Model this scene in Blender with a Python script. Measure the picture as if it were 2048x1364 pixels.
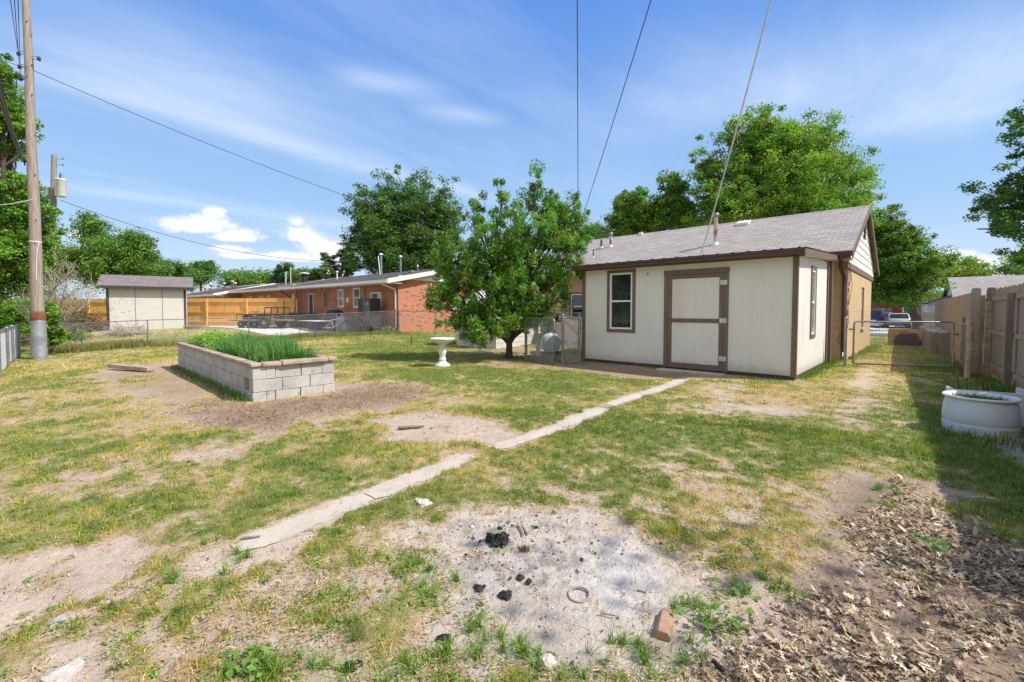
import bpy, math, random
import numpy as np
from mathutils import Vector, Matrix
random.seed(7); RNG = np.random.default_rng(11)
for o in list(bpy.data.objects): bpy.data.objects.remove(o)
SC = bpy.context.scene; COL = SC.collection
R = math.radians
# ------------------------------------------------------------------ camera
F = 891.0; HC = 1.45; YAW = R(39.9); PITCH = R(2.2)
SH = 682 - F*math.tan(PITCH) - 620
cd = bpy.data.cameras.new('camera'); cam = bpy.data.objects.new('camera', cd); COL.objects.link(cam)
cam.location = (0, 0, HC); cam.rotation_euler = (R(90)-PITCH, 0, YAW)
cd.sensor_width = 36; cd.lens = 36*F/2048; cd.shift_y = -SH/2048; cd.clip_start = .05; cd.clip_end = 4000
SC.camera = cam
FW = np.array([-math.sin(YAW)*math.cos(PITCH), math.cos(YAW)*math.cos(PITCH), -math.sin(PITCH)])
RT = np.array([math.cos(YAW), math.sin(YAW), 0]); UP = np.cross(RT, FW); CP = np.array([0, 0, HC])
# ------------------------------------------------------------------ world, sun, exposure
SUNV = Vector((.77, .38, 1.0)).normalized()
SUN_E = math.asin(SUNV.z); SUN_R = math.atan2(SUNV.x, SUNV.y)
SC.view_settings.view_transform = 'Standard'; SC.view_settings.look = 'None'
SC.view_settings.exposure = .70; SC.view_settings.gamma = 1
sl = bpy.data.lights.new('sun', 'SUN'); sl.energy = 3.7; sl.angle = R(.53); sl.color = (1, .95, .86)
so = bpy.data.objects.new('sun', sl); COL.objects.link(so); so.rotation_euler = SUNV.to_track_quat('Z', 'Y').to_euler(); so.location = (30, 15, 40)

class N:   # tiny node expression helper
    def __init__(s, nt): s.nt = nt
    def new(s, t, **k):
        n = s.nt.nodes.new(t)
        for a, b in k.items(): setattr(n, a, b)
        return n
    def put(s, sock, v):
        if isinstance(v, bpy.types.NodeSocket): s.nt.links.new(v, sock)
        elif v is not None:
            if sock.type == 'RGBA' and not hasattr(v, '__len__'): v = (v, v, v, 1)
            elif sock.type == 'RGBA' and len(v) == 3: v = (*v, 1)
            sock.default_value = v
    def m(s, op, a, b=None, c=None, clamp=False):
        n = s.new('ShaderNodeMath', operation=op, use_clamp=clamp)
        for i, v in enumerate((a, b, c)):
            if v is not None: s.put(n.inputs[i], v)
        return n.outputs[0]
    def vm(s, op, a, b=None, out=0):
        n = s.new('ShaderNodeVectorMath', operation=op); s.put(n.inputs[0], a)
        if b is not None: s.put(n.inputs[1], b)
        return n.outputs[out]
    def sep(s, v): n = s.new('ShaderNodeSeparateXYZ'); s.put(n.inputs[0], v); return n.outputs
    def comb(s, x, y, z):
        n = s.new('ShaderNodeCombineXYZ')
        for i, v in enumerate((x, y, z)): s.put(n.inputs[i], v)
        return n.outputs[0]
    def noise(s, vec, scale, detail=4, rough=.55, dist=0, col=False):
        n = s.new('ShaderNodeTexNoise'); s.put(n.inputs['Vector'], vec)
        n.inputs['Scale'].default_value = scale; n.inputs['Detail'].default_value = detail
        n.inputs['Roughness'].default_value = rough; n.inputs['Distortion'].default_value = dist
        return n.outputs['Color' if col else 'Fac']
    def mix(s, f, a, b, blend='MIX'):
        n = s.new('ShaderNodeMix', data_type='RGBA', blend_type=blend); n.clamp_factor = True
        s.put(n.inputs[0], f); s.put(n.inputs[6], a); s.put(n.inputs[7], b); return n.outputs[2]
    def ss(s, v, lo, hi, a=0., b=1.):
        n = s.new('ShaderNodeMapRange', interpolation_type='SMOOTHSTEP')
        s.put(n.inputs[0], v)
        for i, x in enumerate((lo, hi, a, b)): n.inputs[i+1].default_value = x
        return n.outputs[0]
    def bump(s, h, dist, strength=1):
        n = s.new('ShaderNodeBump'); s.put(n.inputs['Height'], h); n.inputs['Distance'].default_value = dist
        n.inputs['Strength'].default_value = strength; return n.outputs[0]

def build_world():
    w = bpy.data.worlds.new('World'); SC.world = w; w.use_nodes = True
    nt = w.node_tree; nt.nodes.clear(); n = N(nt)
    sky = n.new('ShaderNodeTexSky', sky_type='NISHITA', sun_disc=False)
    sky.sun_elevation = SUN_E; sky.sun_rotation = SUN_R; sky.altitude = 300; sky.air_density = 1.0
    sky.dust_density = .6; sky.ozone_density = 1.5
    d = n.new('ShaderNodeTexCoord').outputs['Generated']
    x, y, z = n.sep(d)
    base = sky.outputs[0]
    # the haze over the horizon
    zc = n.m('MAXIMUM', z, .02)
    px = n.m('DIVIDE', x, zc); py = n.m('DIVIDE', y, zc)
    P = n.comb(px, n.m('MULTIPLY', py, .22), 0)
    warp = n.noise(n.comb(px, py, 3.), .35, 3)
    P2 = n.vm('ADD', P, n.comb(n.m('MULTIPLY', warp, 1.3), 0., 0.))
    st = n.noise(P2, 1.15, 6, .56, .35)
    fine = n.noise(n.comb(px, n.m('MULTIPLY', py, .45), 2.), 4.2, 5, .6, .5)
    def streak(a, b, w1, amp, soft=1.):   # soft band along a segment of the cloud plane
        ax, ay = a; bx, by = b; L = math.hypot(bx-ax, by-ay); ux, uy = (bx-ax)/L, (by-ay)/L
        rx = n.m('SUBTRACT', px, ax); ry = n.m('SUBTRACT', py, ay)
        t = n.m('ADD', n.m('MULTIPLY', rx, ux), n.m('MULTIPLY', ry, uy))
        o = n.m('SUBTRACT', n.m('MULTIPLY', ry, ux), n.m('MULTIPLY', rx, uy))
        o = n.m('ADD', o, n.m('MULTIPLY', n.m('SUBTRACT', warp, .5), w1*2.2))
        o = n.m('DIVIDE', o, w1)
        g = n.m('POWER', 2.718, n.m('MULTIPLY', n.m('MULTIPLY', o, o), -1))
        e = n.m('MULTIPLY', n.ss(t, -.35*soft, .35*soft), n.ss(t, L-.4*soft, L+.5*soft, 1., 0.))
        return n.m('MULTIPLY', n.m('MULTIPLY', g, e), amp)
    tot = None
    for s_ in (((-2.72, .15), (-2.8, 3.0), .20, .75), ((-2.3, .1), (-2.35, 1.0), .25, .55), ((-1.98, .3), (-2.1, .9), .2, .35),
               ((-1.78, 1.0), (-1.6, 1.35), .10, .7, .4), ((-1.75, 1.45), (-1.6, 1.72), .10, .6, .4),
               ((-.9, 2.0), (.5, 3.0), .40, .8), ((-.5, 3.1), (.8, 3.5), .30, .55), ((-.15, 2.2), (.5, 2.5), .22, .45),
               ((-5.1, .3), (-4.9, 3.2), .30, .55), ((-5.6, 2.), (-5.2, 4.6), .3, .35),
               ((-1.35, .1), (-1.2, .8), .14, .25), ((.6, -2), (.9, 2.), .4, .6), ((2.5, -3), (2.7, 2.), .5, .6)):
        v = streak(*s_); tot = v if tot is None else n.m('ADD', tot, v)
    cir = n.m('MULTIPLY', tot, n.ss(n.m('ADD', n.m('MULTIPLY', st, .7), n.m('MULTIPLY', fine, .3)), .28, .66, .35, 1.05))
    veil = n.ss(n.m('ADD', n.m('MULTIPLY', st, .75), n.m('MULTIPLY', fine, .25)), .46, .78, 0., .48)
    cir = n.m('ADD', cir, n.m('MULTIPLY', veil, n.ss(z, .03, .2)), clamp=True)
    cir = n.m('MULTIPLY', cir, .54)
    # small cumulus low in the west
    nz = n.noise(n.vm('MULTIPLY', d, (1, 1, 1.5)), 15, 8, .64)
    nz2 = n.noise(n.vm('MULTIPLY', d, (1, 1, 1.3)), 42, 6, .6)
    cum = None
    def cdir(qx, qy):
        v = FW*F+RT*(qx-1024)-UP*((qy+SH)-682); return v/np.linalg.norm(v)
    for (qx, qy, rx, ry) in ((400, 452, 92, 36), (425, 428, 36, 24), (345, 446, 36, 20), (475, 474, 70, 22), (606, 470, 60, 34), (594, 446, 26, 20),
                             (655, 500, 80, 32), (560, 515, 170, 16), (700, 505, 80, 24), (165, 470, 46, 16), (470, 500, 60, 12),
                             (1900, 512, 60, 16), (1960, 525, 90, 18), (1930, 548, 160, 14), (380, 535, 60, 9)):
        c = cdir(qx, qy); r_ = np.cross(c, (0, 0, 1)); r_ /= np.linalg.norm(r_); u_ = np.cross(r_, c); dd = math.hypot(math.hypot(qx-1024, qy-682), F)
        cosang = F/dd
        a = n.m('DIVIDE', n.vm('DOT_PRODUCT', d, tuple(r_), 1), rx/dd*max(.6, cosang)); b = n.m('DIVIDE', n.vm('DOT_PRODUCT', d, tuple(u_), 1), ry/dd)
        b = n.m('MULTIPLY', b, n.ss(b, -.6, .1, 1.9, 1.))
        q = n.m('ADD', n.m('MULTIPLY', a, a), n.m('MULTIPLY', b, b))
        f = n.m('SUBTRACT', 1., n.m('SQRT', q))
        f = n.m('ADD', f, n.ss(n.vm('DOT_PRODUCT', d, tuple(c), 1), .8, .82, -6., 0.))
        cum = f if cum is None else n.m('MAXIMUM', cum, f)
    cum = n.m('MAXIMUM', cum, -2.)
    cum = n.m('ADD', cum, n.m('ADD', n.m('MULTIPLY', n.m('SUBTRACT', nz, .5), 1.7), n.m('MULTIPLY', n.m('SUBTRACT', nz2, .5), .7)))
    cumm = n.ss(cum, .02, .52, 0., .9)
    shade = n.ss(n.m('ADD', cum, n.m('MULTIPLY', n.m('SUBTRACT', nz2, .5), .9)), .1, .8, 0., 1.)
    grad = n.mix(n.ss(z, .0, .22), (5.3, 6.4, 7.9), (3.1, 5.0, 7.7)); grad = n.mix(n.ss(z, .16, .62), grad, (.92, 2.5, 6.9))
    c1 = n.mix(.84, base, grad)
    c2 = n.mix(cir, c1, (6.6, 7.4, 8.7))
    c3 = n.mix(cumm, c2, n.mix(shade, (6.7, 7.3, 8.2), (8.5, 8.6, 8.8)))
    # bright broken cloud added to the unseen south and east sky as fill light
    fill_cloud = n.m('MULTIPLY', n.ss(n.vm('DOT_PRODUCT', d, (.60, -.80, .0), 1), -.05, .45), n.ss(n.noise(n.vm('MULTIPLY', d, (1, 1, 2)), 2.2, 6, .6), .30, .60, .35, 1.))
    c3 = n.mix(n.m('MULTIPLY', fill_cloud, n.ss(z, -.02, .10)), c3, (9.0, 8.8, 8.5))
    bg = n.new('ShaderNodeBackground'); n.put(bg.inputs[0], c3); bg.inputs[1].default_value = .080
    out = n.new('ShaderNodeOutputWorld'); nt.links.new(bg.outputs[0], out.inputs[0])
build_world()

# ------------------------------------------------------------------ measuring helpers
def ray(px, py): return FW*F+RT*(px-1024)-UP*((py+SH)-682)
def G(px, py, z=0.): d = ray(px, py); return CP+d*((z-HC)/d[2])
def at(px, py, D): return CP+ray(px, py)*(D/F)
TH = R(3); HU = np.array([math.cos(TH), -math.sin(TH), 0]); HV = np.array([math.sin(TH), math.cos(TH), 0]); HO = np.array([-1.38, 10.68, 0])
def hw(u, v, z=0): return HO+HU*u+HV*v+np.array([0, 0, z])
GC = np.array([(0,0,0),(-3,-3,0),(4,0,0),(-8,3,0),(-5,6,0),(-1,11,0),(-6,11,0),(-9,10,0),(-13,12,0.02),(-12,7,0),(-15,3,-.04),(-16.5,0,-.18),(-20,.5,-.2),(-24,1,-.2),
    (-25.6,1.9,-.24),(-24,4.6,-.08),(-23,8,0),(-21,11.5,.17),(-19.4,13.8,.3),(-31,14,.35),(-33,5,.33),(-30,7.4,.4),(-42,3.4,.3),(-30,12,.36),(-36,9,.38),(-36,16,.38),
    (1,20,0),(.9,28,-.02),(1.3,40,-.25),(1.3,60,-.46),(0,90,-.5),(-40,30,.3),(-80,0,.35),(-80,40,.35),(20,10,0),(20,60,-.4),(-10,30,.1),(-20,60,0),(0,-40,0),(-60,-40,.2),(5,5,0),(-12,16,.1)], float)
def gz(x, y):
    x = np.asarray(x, float); y = np.asarray(y, float); num = 0; den = 0
    for a, b, c in GC:
        w = 1/(((x-a)**2+(y-b)**2)+1.2)**1.9; num = num+w*c; den = den+w
    return num/den
def g1(x, y): return float(gz(x, y))
def Gz(px, py):
    z = 0.
    for i in range(30):
        p = G(px, py, z); z = .5*z+.5*g1(p[0], p[1])
    p = G(px, py, z); return np.array([p[0], p[1], g1(p[0], p[1])])
def _h(i, j, s):
    v = np.sin(i*127.1+j*311.7+s*74.7)*43758.5453; return v-np.floor(v)
def vnoise(x, y, s=0):
    i = np.floor(x); j = np.floor(y); fx = x-i; fy = y-j; fx = fx*fx*(3-2*fx); fy = fy*fy*(3-2*fy)
    return (_h(i, j, s)*(1-fx)+_h(i+1, j, s)*fx)*(1-fy)+(_h(i, j+1, s)*(1-fx)+_h(i+1, j+1, s)*fx)*fy
def fbm(x, y, f, o=4, s=0, g=.55):
    t = 0; a = 1; n_ = 0
    for k in range(o):
        t = t+a*vnoise(x*f+k*17.3, y*f-k*9.1, s+k); n_ += a; a *= g; f *= 2.03
    return t/n_

# ------------------------------------------------------------------ mesh helpers
def npmesh(name, V, Fc, mat, parent=None, col=None, smooth=False):
    V = np.asarray(V, np.float32).reshape(-1, 3); Fc = np.asarray(Fc, np.int32); k = Fc.shape[1]
    me = bpy.data.meshes.new(name); me.vertices.add(len(V)); me.vertices.foreach_set('co', V.ravel())
    me.loops.add(Fc.size); me.loops.foreach_set('vertex_index', Fc.ravel())
    me.polygons.add(len(Fc)); me.polygons.foreach_set('loop_start', np.arange(0, Fc.size, k, dtype=np.int32))
    try: me.polygons.foreach_set('loop_total', np.full(len(Fc), k, np.int32))
    except Exception: pass
    if smooth: me.polygons.foreach_set('use_smooth', np.ones(len(Fc), bool))
    me.update(calc_edges=True)
    if col is not None:
        col = np.asarray(col, np.float32)
        if col.shape[1] == 3: col = np.concatenate([col, np.ones((len(col), 1), np.float32)], 1)
        at_ = me.color_attributes.new('tint', 'FLOAT_COLOR', 'POINT'); at_.data.foreach_set('color', col.ravel())
    me.materials.append(mat)
    o = bpy.data.objects.new(name, me); COL.objects.link(o)
    if parent: o.parent = parent
    return o
class MB:
    def __init__(s): s.v = []; s.f = []; s.sm = []
    def add(s, vs, fs, smooth=False):
        b = len(s.v); s.v += [tuple(map(float, p)) for p in vs]; s.f += [tuple(i+b for i in f) for f in fs]; s.sm += [smooth]*len(fs); return s
    def box(s, x0, x1, y0, y1, z0, z1, M=None):
        vs = [(x, y, z) for z in (z0, z1) for y in (y0, y1) for x in (x0, x1)]
        if M is not None: vs = [tuple(M @ Vector(p)) for p in vs]
        return s.add(vs, [(0,2,3,1),(4,5,7,6),(0,1,5,4),(2,6,7,3),(0,4,6,2),(1,3,7,5)])
    def cbox(s, c, size, rz=0, rx=0, ry=0):
        M = Matrix.Translation(Vector([float(a) for a in c])) @ Matrix.Rotation(rz, 4, 'Z') @ Matrix.Rotation(ry, 4, 'Y') @ Matrix.Rotation(rx, 4, 'X')
        a, b, c_ = [q/2 for q in size]; return s.box(-a, a, -b, b, -c_, c_, M)
    def tube(s, pts, r, n=8, caps=True, smooth=True, squash=1):
        pts = [Vector([float(a) for a in p]) for p in pts]; k = len(pts)
        rs = r if hasattr(r, '__len__') else [r]*k
        vs = []; pu = None
        for i, p in enumerate(pts):
            t = (pts[min(i+1, k-1)]-pts[max(i-1, 0)]).normalized()
            if pu is None: u = t.cross(Vector((0, 0, 1))); u = u if u.length > .05 else t.cross(Vector((1, 0, 0)))
            else: u = pu-t*pu.dot(t)
            u.normalize(); pu = u; w = t.cross(u)
            for j in range(n):
                a = 2*math.pi*j/n; vs.append(p+(u*math.cos(a)+w*math.sin(a)*squash)*rs[i])
        fs = [(i*n+j, i*n+(j+1) % n, (i+1)*n+(j+1) % n, (i+1)*n+j) for i in range(k-1) for j in range(n)]
        s.add(vs, fs, smooth)
        if caps: s.add(vs[:n], [tuple(range(n))[::-1]]); s.add(vs[-n:], [tuple(range(n))])
        return s
    def lathe(s, prof, c=(0, 0, 0), n=24, smooth=True, sx=1, sy=1, wob=None):
        vs = []
        for i, (r, z) in enumerate(prof):
            for j in range(n):
                a = 2*math.pi*j/n; rr = r*(1+(wob(i, a) if wob else 0)); vs.append((c[0]+rr*sx*math.cos(a), c[1]+rr*sy*math.sin(a), c[2]+z))
        k = len(prof)
        return s.add(vs, [(i*n+j, i*n+(j+1) % n, (i+1)*n+(j+1) % n, (i+1)*n+j) for i in range(k-1) for j in range(n)], smooth)
    def prism(s, poly, axis, a0, a1):   # polygon (p,q) extruded along axis
        def P(p, q, a): return {'x': (a, p, q), 'y': (p, a, q), 'z': (p, q, a)}[axis]
        n = len(poly); vs = [P(p, q, a0) for p, q in poly]+[P(p, q, a1) for p, q in poly]
        return s.add(vs, [tuple(range(n))[::-1], tuple(range(n, 2*n))]+[(i, (i+1) % n, n+(i+1) % n, n+i) for i in range(n)])
    def rock(s, c, r, seed=0, sq=(1, 1, .7), jag=.3, n=8):
        rr = random.Random(seed); vs = []; m = n//2+1
        for i in range(m+1):
            ph = math.pi*i/m
            for j in range(n):
                a = 2*math.pi*j/n; k = 1+rr.uniform(-jag, jag)
                vs.append((c[0]+r*k*sq[0]*math.sin(ph)*math.cos(a), c[1]+r*k*sq[1]*math.sin(ph)*math.sin(a), c[2]+r*k*sq[2]*math.cos(ph)))
        return s.add(vs, [(i*n+j, i*n+(j+1) % n, (i+1)*n+(j+1) % n, (i+1)*n+j) for i in range(m) for j in range(n)])
    def build(s, name, mat, parent=None, bevel=0, loc=None, rz=0):
        me = bpy.data.meshes.new(name); me.from_pydata(s.v, [], s.f); me.validate(); 
        if len(me.polygons) == len(s.sm): me.polygons.foreach_set('use_smooth', s.sm)
        import bmesh
        bm = bmesh.new(); bm.from_mesh(me); bmesh.ops.recalc_face_normals(bm, faces=bm.faces); bm.to_mesh(me); bm.free()
        me.materials.append(mat); o = bpy.data.objects.new(name, me); COL.objects.link(o)
        if parent: o.parent = parent
        if loc is not None: o.location = [float(a) for a in loc]
        if rz: o.rotation_euler.z = rz
        if bevel:
            b = o.modifiers.new('bevel', 'BEVEL'); b.width = bevel; b.segments = 2; b.limit_method = 'ANGLE'
        return o
def tag(o, label=None, cat=None, group=None, kind=None):
    if label: o['label'] = label
    if cat: o['category'] = cat
    if group: o['group'] = group
    if kind: o['kind'] = kind
    return o
def empty(name, loc, label, cat, rz=0, group=None):
    o = bpy.data.objects.new(name, None); COL.objects.link(o); o.location = [float(a) for a in loc]; o.rotation_euler.z = rz; o.empty_display_size = .2
    return tag(o, label, cat, group)
def copy_tree(o, parent=None):
    c = o.copy(); COL.objects.link(c)
    if parent: c.parent = parent
    for ch in [k for k in bpy.data.objects if k.parent == o]: copy_tree(ch, c)
    return c

# ------------------------------------------------------------------ materials
def newmat(name):
    m = bpy.data.materials.new(name); m.use_nodes = True; nt = m.node_tree; b = nt.nodes['Principled BSDF']; return m, N(nt), b
def pm(name, c1, c2=None, scale=6, rough=.7, bump=0., stretch=(1, 1, 1), metal=0, spec=None, spots=None, sscale=20, lo=.35, hi=.65, bscale=None, fv=.19):
    m, n, b = newmat(name); o = n.vm('MULTIPLY', n.new('ShaderNodeTexCoord').outputs['Object'], stretch)
    c2 = c2 or tuple(a*.75 for a in c1)
    f = n.noise(o, scale, 6, .6, .2); c = n.mix(n.ss(f, lo, hi), c1, c2)
    if spots: c = n.mix(n.ss(n.noise(o, sscale, 5, .65), .58, .7), c, spots)
    fi = n.noise(o, scale*9, 3, .6); c = n.mix(1., c, n.mix(fi, (1-fv,)*3, (1+fv,)*3), 'MULTIPLY')
    n.put(b.inputs['Base Color'], c); b.inputs['Roughness'].default_value = rough; b.inputs['Metallic'].default_value = metal
    if spec is not None: b.inputs['Specular IOR Level'].default_value = spec
    if bump: n.put(b.inputs['Normal'], n.bump(n.noise(o, bscale or scale*5, 6, .65), bump))
    return m
def tintmat(name, rough=.6, trans=.35, var=.25, vs=3, spec=.25, tc=(1.25, 1.35, .55)):   # leaves and grass: colour carried by each leaf
    m, n, b = newmat(name); a = n.new('ShaderNodeAttribute', attribute_name='tint').outputs['Color']
    o = n.new('ShaderNodeTexCoord').outputs['Object']
    c = n.mix(1., a, n.mix(n.noise(o, vs, 3), (1-var,)*3, (1+var,)*3), 'MULTIPLY')
    n.put(b.inputs['Base Color'], c); b.inputs['Roughness'].default_value = rough; b.inputs['Specular IOR Level'].default_value = spec
    if trans:
        t = n.new('ShaderNodeBsdfTranslucent'); n.put(t.inputs[0], n.mix(1., c, (*tc, 1), 'MULTIPLY'))
        mx = n.new('ShaderNodeMixShader'); mx.inputs[0].default_value = trans
        n.nt.links.new(b.outputs[0], mx.inputs[1]); n.nt.links.new(t.outputs[0], mx.inputs[2])
        n.nt.links.new(mx.outputs[0], n.nt.nodes['Material Output'].inputs[0])
    return m
def brickmat(name, c1, c2, mortar, w=.2, h=.067, dark=None, ms=.012):
    m, n, b = newmat(name); x, y, z = n.sep(n.new('ShaderNodeTexCoord').outputs['Object'])
    v = n.comb(n.m('ADD', x, y), z, 0.)
    t = n.new('ShaderNodeTexBrick'); n.put(t.inputs['Vector'], v); n.put(t.inputs['Color1'], (0, 0, 0)); n.put(t.inputs['Color2'], (1, 1, 1)); n.put(t.inputs['Mortar'], (.5, .5, .5))
    for k_, q in (('Scale', 1), ('Mortar Size', ms), ('Mortar Smooth', .1), ('Bias', 0), ('Brick Width', w), ('Row Height', h)): t.inputs[k_].default_value = q
    f = n.sep(t.outputs['Color'])[0]
    c = n.mix(f, c1, c2)
    if dark: c = n.mix(n.ss(f, .86, .9), c, dark)
    c = n.mix(1., c, n.mix(n.noise(v, 40, 4), (.8,)*3, (1.2,)*3), 'MULTIPLY')
    c = n.mix(1., c, n.mix(n.noise(v, .9, 3), (.85,)*3, (1.12,)*3), 'MULTIPLY')
    c = n.mix(t.outputs['Fac'], c, mortar)
    n.put(b.inputs['Base Color'], c); b.inputs['Roughness'].default_value = .9
    n.put(b.inputs['Normal'], n.bump(n.m('SUBTRACT', n.noise(v, 60, 3), n.m('MULTIPLY', t.outputs['Fac'], 3)), .006))
    return m
def shinglemat(name, c1, c2, line, w=.3, h=.145, slope=1.08, along='x'):
    m, n, b = newmat(name); x, y, z = n.sep(n.new('ShaderNodeTexCoord').outputs['Object'])
    if along == 'y': x, y = y, x
    v = n.comb(x, n.m('MULTIPLY', y, slope), 0.)
    t = n.new('ShaderNodeTexBrick'); n.put(t.inputs['Vector'], v); n.put(t.inputs['Color1'], (0, 0, 0)); n.put(t.inputs['Color2'], (1, 1, 1)); n.put(t.inputs['Mortar'], (.5, .5, .5))
    for k_, q in (('Scale', 1), ('Mortar Size', .009), ('Mortar Smooth', .3), ('Bias', 0), ('Brick Width', w), ('Row Height', h)): t.inputs[k_].default_value = q
    c = n.mix(n.sep(t.outputs['Color'])[0], c1, c2)
    c = n.mix(1., c, n.mix(n.noise(v, 90, 3, .8), (.72,)*3, (1.28,)*3), 'MULTIPLY')
    c = n.mix(1., c, n.mix(n.noise(v, .7, 4), (.86,)*3, (1.12,)*3), 'MULTIPLY')
    c = n.mix(n.m('MULTIPLY', t.outputs['Fac'], .8), c, line)
    n.put(b.inputs['Base Color'], c); b.inputs['Roughness'].default_value = .95
    n.put(b.inputs['Normal'], n.bump(n.m('SUBTRACT', n.noise(v, 120, 2), n.m('MULTIPLY', t.outputs['Fac'], 2)), .008))
    return m
def glassmat(name, c=(.012, .016, .016), rough=.04):
    m, n, b = newmat(name); o = n.new('ShaderNodeTexCoord').outputs['Object']
    n.put(b.inputs['Base Color'], n.mix(n.ss(n.noise(o, 2.2, 4), .4, .7), c, tuple(a*2.6+.004 for a in c)))
    b.inputs['Roughness'].default_value = rough; b.inputs['Specular IOR Level'].default_value = .6
    n.put(b.inputs['Normal'], n.bump(n.noise(o, 3, 2), .004)); return m
M = {}
M['siding'] = pm('painted_siding', (.70, .685, .655), (.68, .66, .63), 2.2, .6, .0006, (1, 1, .35), bscale=60, spots=(.64, .60, .53), sscale=1.1, fv=.05)
M['trim'] = pm('brown_trim_paint', (.165, .118, .083), (.14, .10, .07), 5, .55, .001, (1, 1, .3))
M['gutter'] = pm('dark_brown_gutter', (.085, .042, .036), (.07, .034, .03), 4, .4, 0)
M['fascia'] = pm('tan_brown_fascia', (.17, .11, .075), (.14, .09, .062), 4, .5, .001)
M['tin'] = pm('galvanised_roof', (.42, .42, .42), (.3, .3, .3), 7, .35, 0, metal=.6)
M['steel'] = pm('galvanised_steel', (.30, .31, .32), (.20, .21, .22), 9, .45, .0006, metal=.55, spots=(.30, .24, .19), sscale=14)
M['wire'] = pm('fence_wire', (.62, .63, .64), (.5, .5, .5), 9, .5, 0, metal=.2)
M['blackm'] = pm('black_metal', (.02, .02, .022), (.035, .03, .028), 8, .5)
M['rust'] = pm('rusty_pipe', (.45, .44, .43), (.28, .11, .05), 5, .7, .001, (1, 1, .6), lo=.48, hi=.56)
M['rustd'] = pm('rusted_iron', (.22, .085, .04), (.12, .05, .03), 12, .85, .001)
M['wht'] = pm('white_paint', (.74, .73, .70), (.68, .67, .64), 4, .5, .0006, fv=.08)
M['vinyl'] = pm('white_vinyl', (.80, .80, .78), (.74, .74, .73), 4, .35)
M['glass'] = glassmat('window_glass'); M['glassb'] = glassmat('curtained_glass', (.10, .11, .11), .1)
M['wood'] = pm('weathered_fence_wood', (.34, .28, .215), (.255, .215, .17), 5, .85, .003, (4, 4, .5), spots=(.18, .145, .12), sscale=3)
M['woodd'] = pm('grey_weathered_post', (.235, .19, .155), (.165, .14, .12), 4, .9, .004, (5, 5, .5), spots=(.06, .05, .045), sscale=2.4)
M['cedar'] = pm('new_cedar', (.80, .46, .16), (.70, .37, .11), 6, .75, .002, (5, 5, .5), spots=(.42, .18, .05), sscale=2.5)
M['pole'] = pm('utility_pole_wood', (.34, .285, .245), (.235, .185, .155), 4, .9, .006, (6, 6, .35), spots=(.36, .32, .28), sscale=1.5)
M['pole2'] = pm('grey_pole_wood', (.32, .29, .26), (.24, .21, .19), 3, .9, .006, (6, 6, .35))
M['block'] = pm('concrete_block', (.47, .455, .435), (.38, .365, .35), 3.1, .95, .003, spots=(.27, .25, .22), sscale=7, bscale=90)
M['cap'] = pm('timber_cap', (.44, .36, .27), (.28, .20, .14), 3.5, .9, .003, (1, 1, 3), spots=(.48, .41, .32), sscale=4)
M['soil'] = pm('dark_soil', (.07, .045, .03), (.04, .028, .02), 14, 1, .02)
M['conc'] = pm('concrete', (.52, .47, .41), (.44, .39, .33), 2.5, .95, .002, spots=(.36, .31, .25), sscale=5, bscale=80)
M['patio'] = pm('patio_concrete', (.56, .54, .50), (.48, .46, .43), 1.2, .95, .002)
M['bark'] = pm('bark', (.11, .085, .065), (.06, .045, .035), 7, .95, .02, (3, 3, .6), bscale=12)
M['deadw'] = pm('dead_branch', (.50, .44, .38), (.34, .28, .24), 6, .9)
M['twig'] = pm('brown_twig', (.20, .13, .09), (.12, .075, .05), 6, .9)
M['poly'] = pm('white_plastic', (.62, .65, .70), (.56, .59, .64), 2.5, .42, .0005, fv=.07, spots=(.52, .50, .46), sscale=3)
M['polyr'] = pm('white_plastic_rim', (.78, .77, .74), (.74, .70, .62), 4, .4, spots=(.55, .47, .33), sscale=6)
M['birdb'] = pm('cast_concrete_white', (.70, .70, .68), (.58, .58, .57), 7, .85, .003, spots=(.45, .44, .40), sscale=9)
M['charc'] = pm('charcoal', (.012, .012, .013), (.035, .033, .032), 30, .85, .006)
M['ashm'] = pm('ash_lump', (.5, .48, .46), (.3, .28, .27), 30, .95, .004)
M['rock'] = pm('pale_rock', (.62, .56, .50), (.48, .43, .38), 22, .95, .004)
M['chunk'] = pm('split_wood', (.42, .26, .17), (.33, .19, .12), 14, .85, .003, (1, 4, 4))
M['cover'] = pm('black_cover', (.02, .02, .022), (.03, .03, .034), 5, .6, .004)
M['brick1'] = brickmat('red_brick', (.64, .165, .065), (.48, .115, .05), (.50, .34, .25), dark=(.09, .04, .035), ms=.012)
M['brick2'] = brickmat('tan_brick', (.62, .445, .25), (.54, .375, .205), (.50, .38, .24), w=.21, h=.07, ms=.006)
M['roof1'] = shinglemat('grey_brown_shingles', (.40, .36, .33), (.295, .265, .245), (.15, .135, .12), w=.30, h=.14)
M['roofd'] = shinglemat('dark_shingles', (.10, .08, .078), (.07, .06, .06), (.03, .027, .026))
M['roofs'] = shinglemat('mixed_grey_shingles', (.24, .20, .19), (.17, .155, .16), (.08, .07, .07), along='y')
M['roofb'] = shinglemat('blue_grey_shingles', (.34, .37, .42), (.29, .32, .37), (.2, .22, .25))
M['fabric'] = pm('dark_fabric', (.03, .03, .034), (.05, .05, .055), 5, .8)

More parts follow.
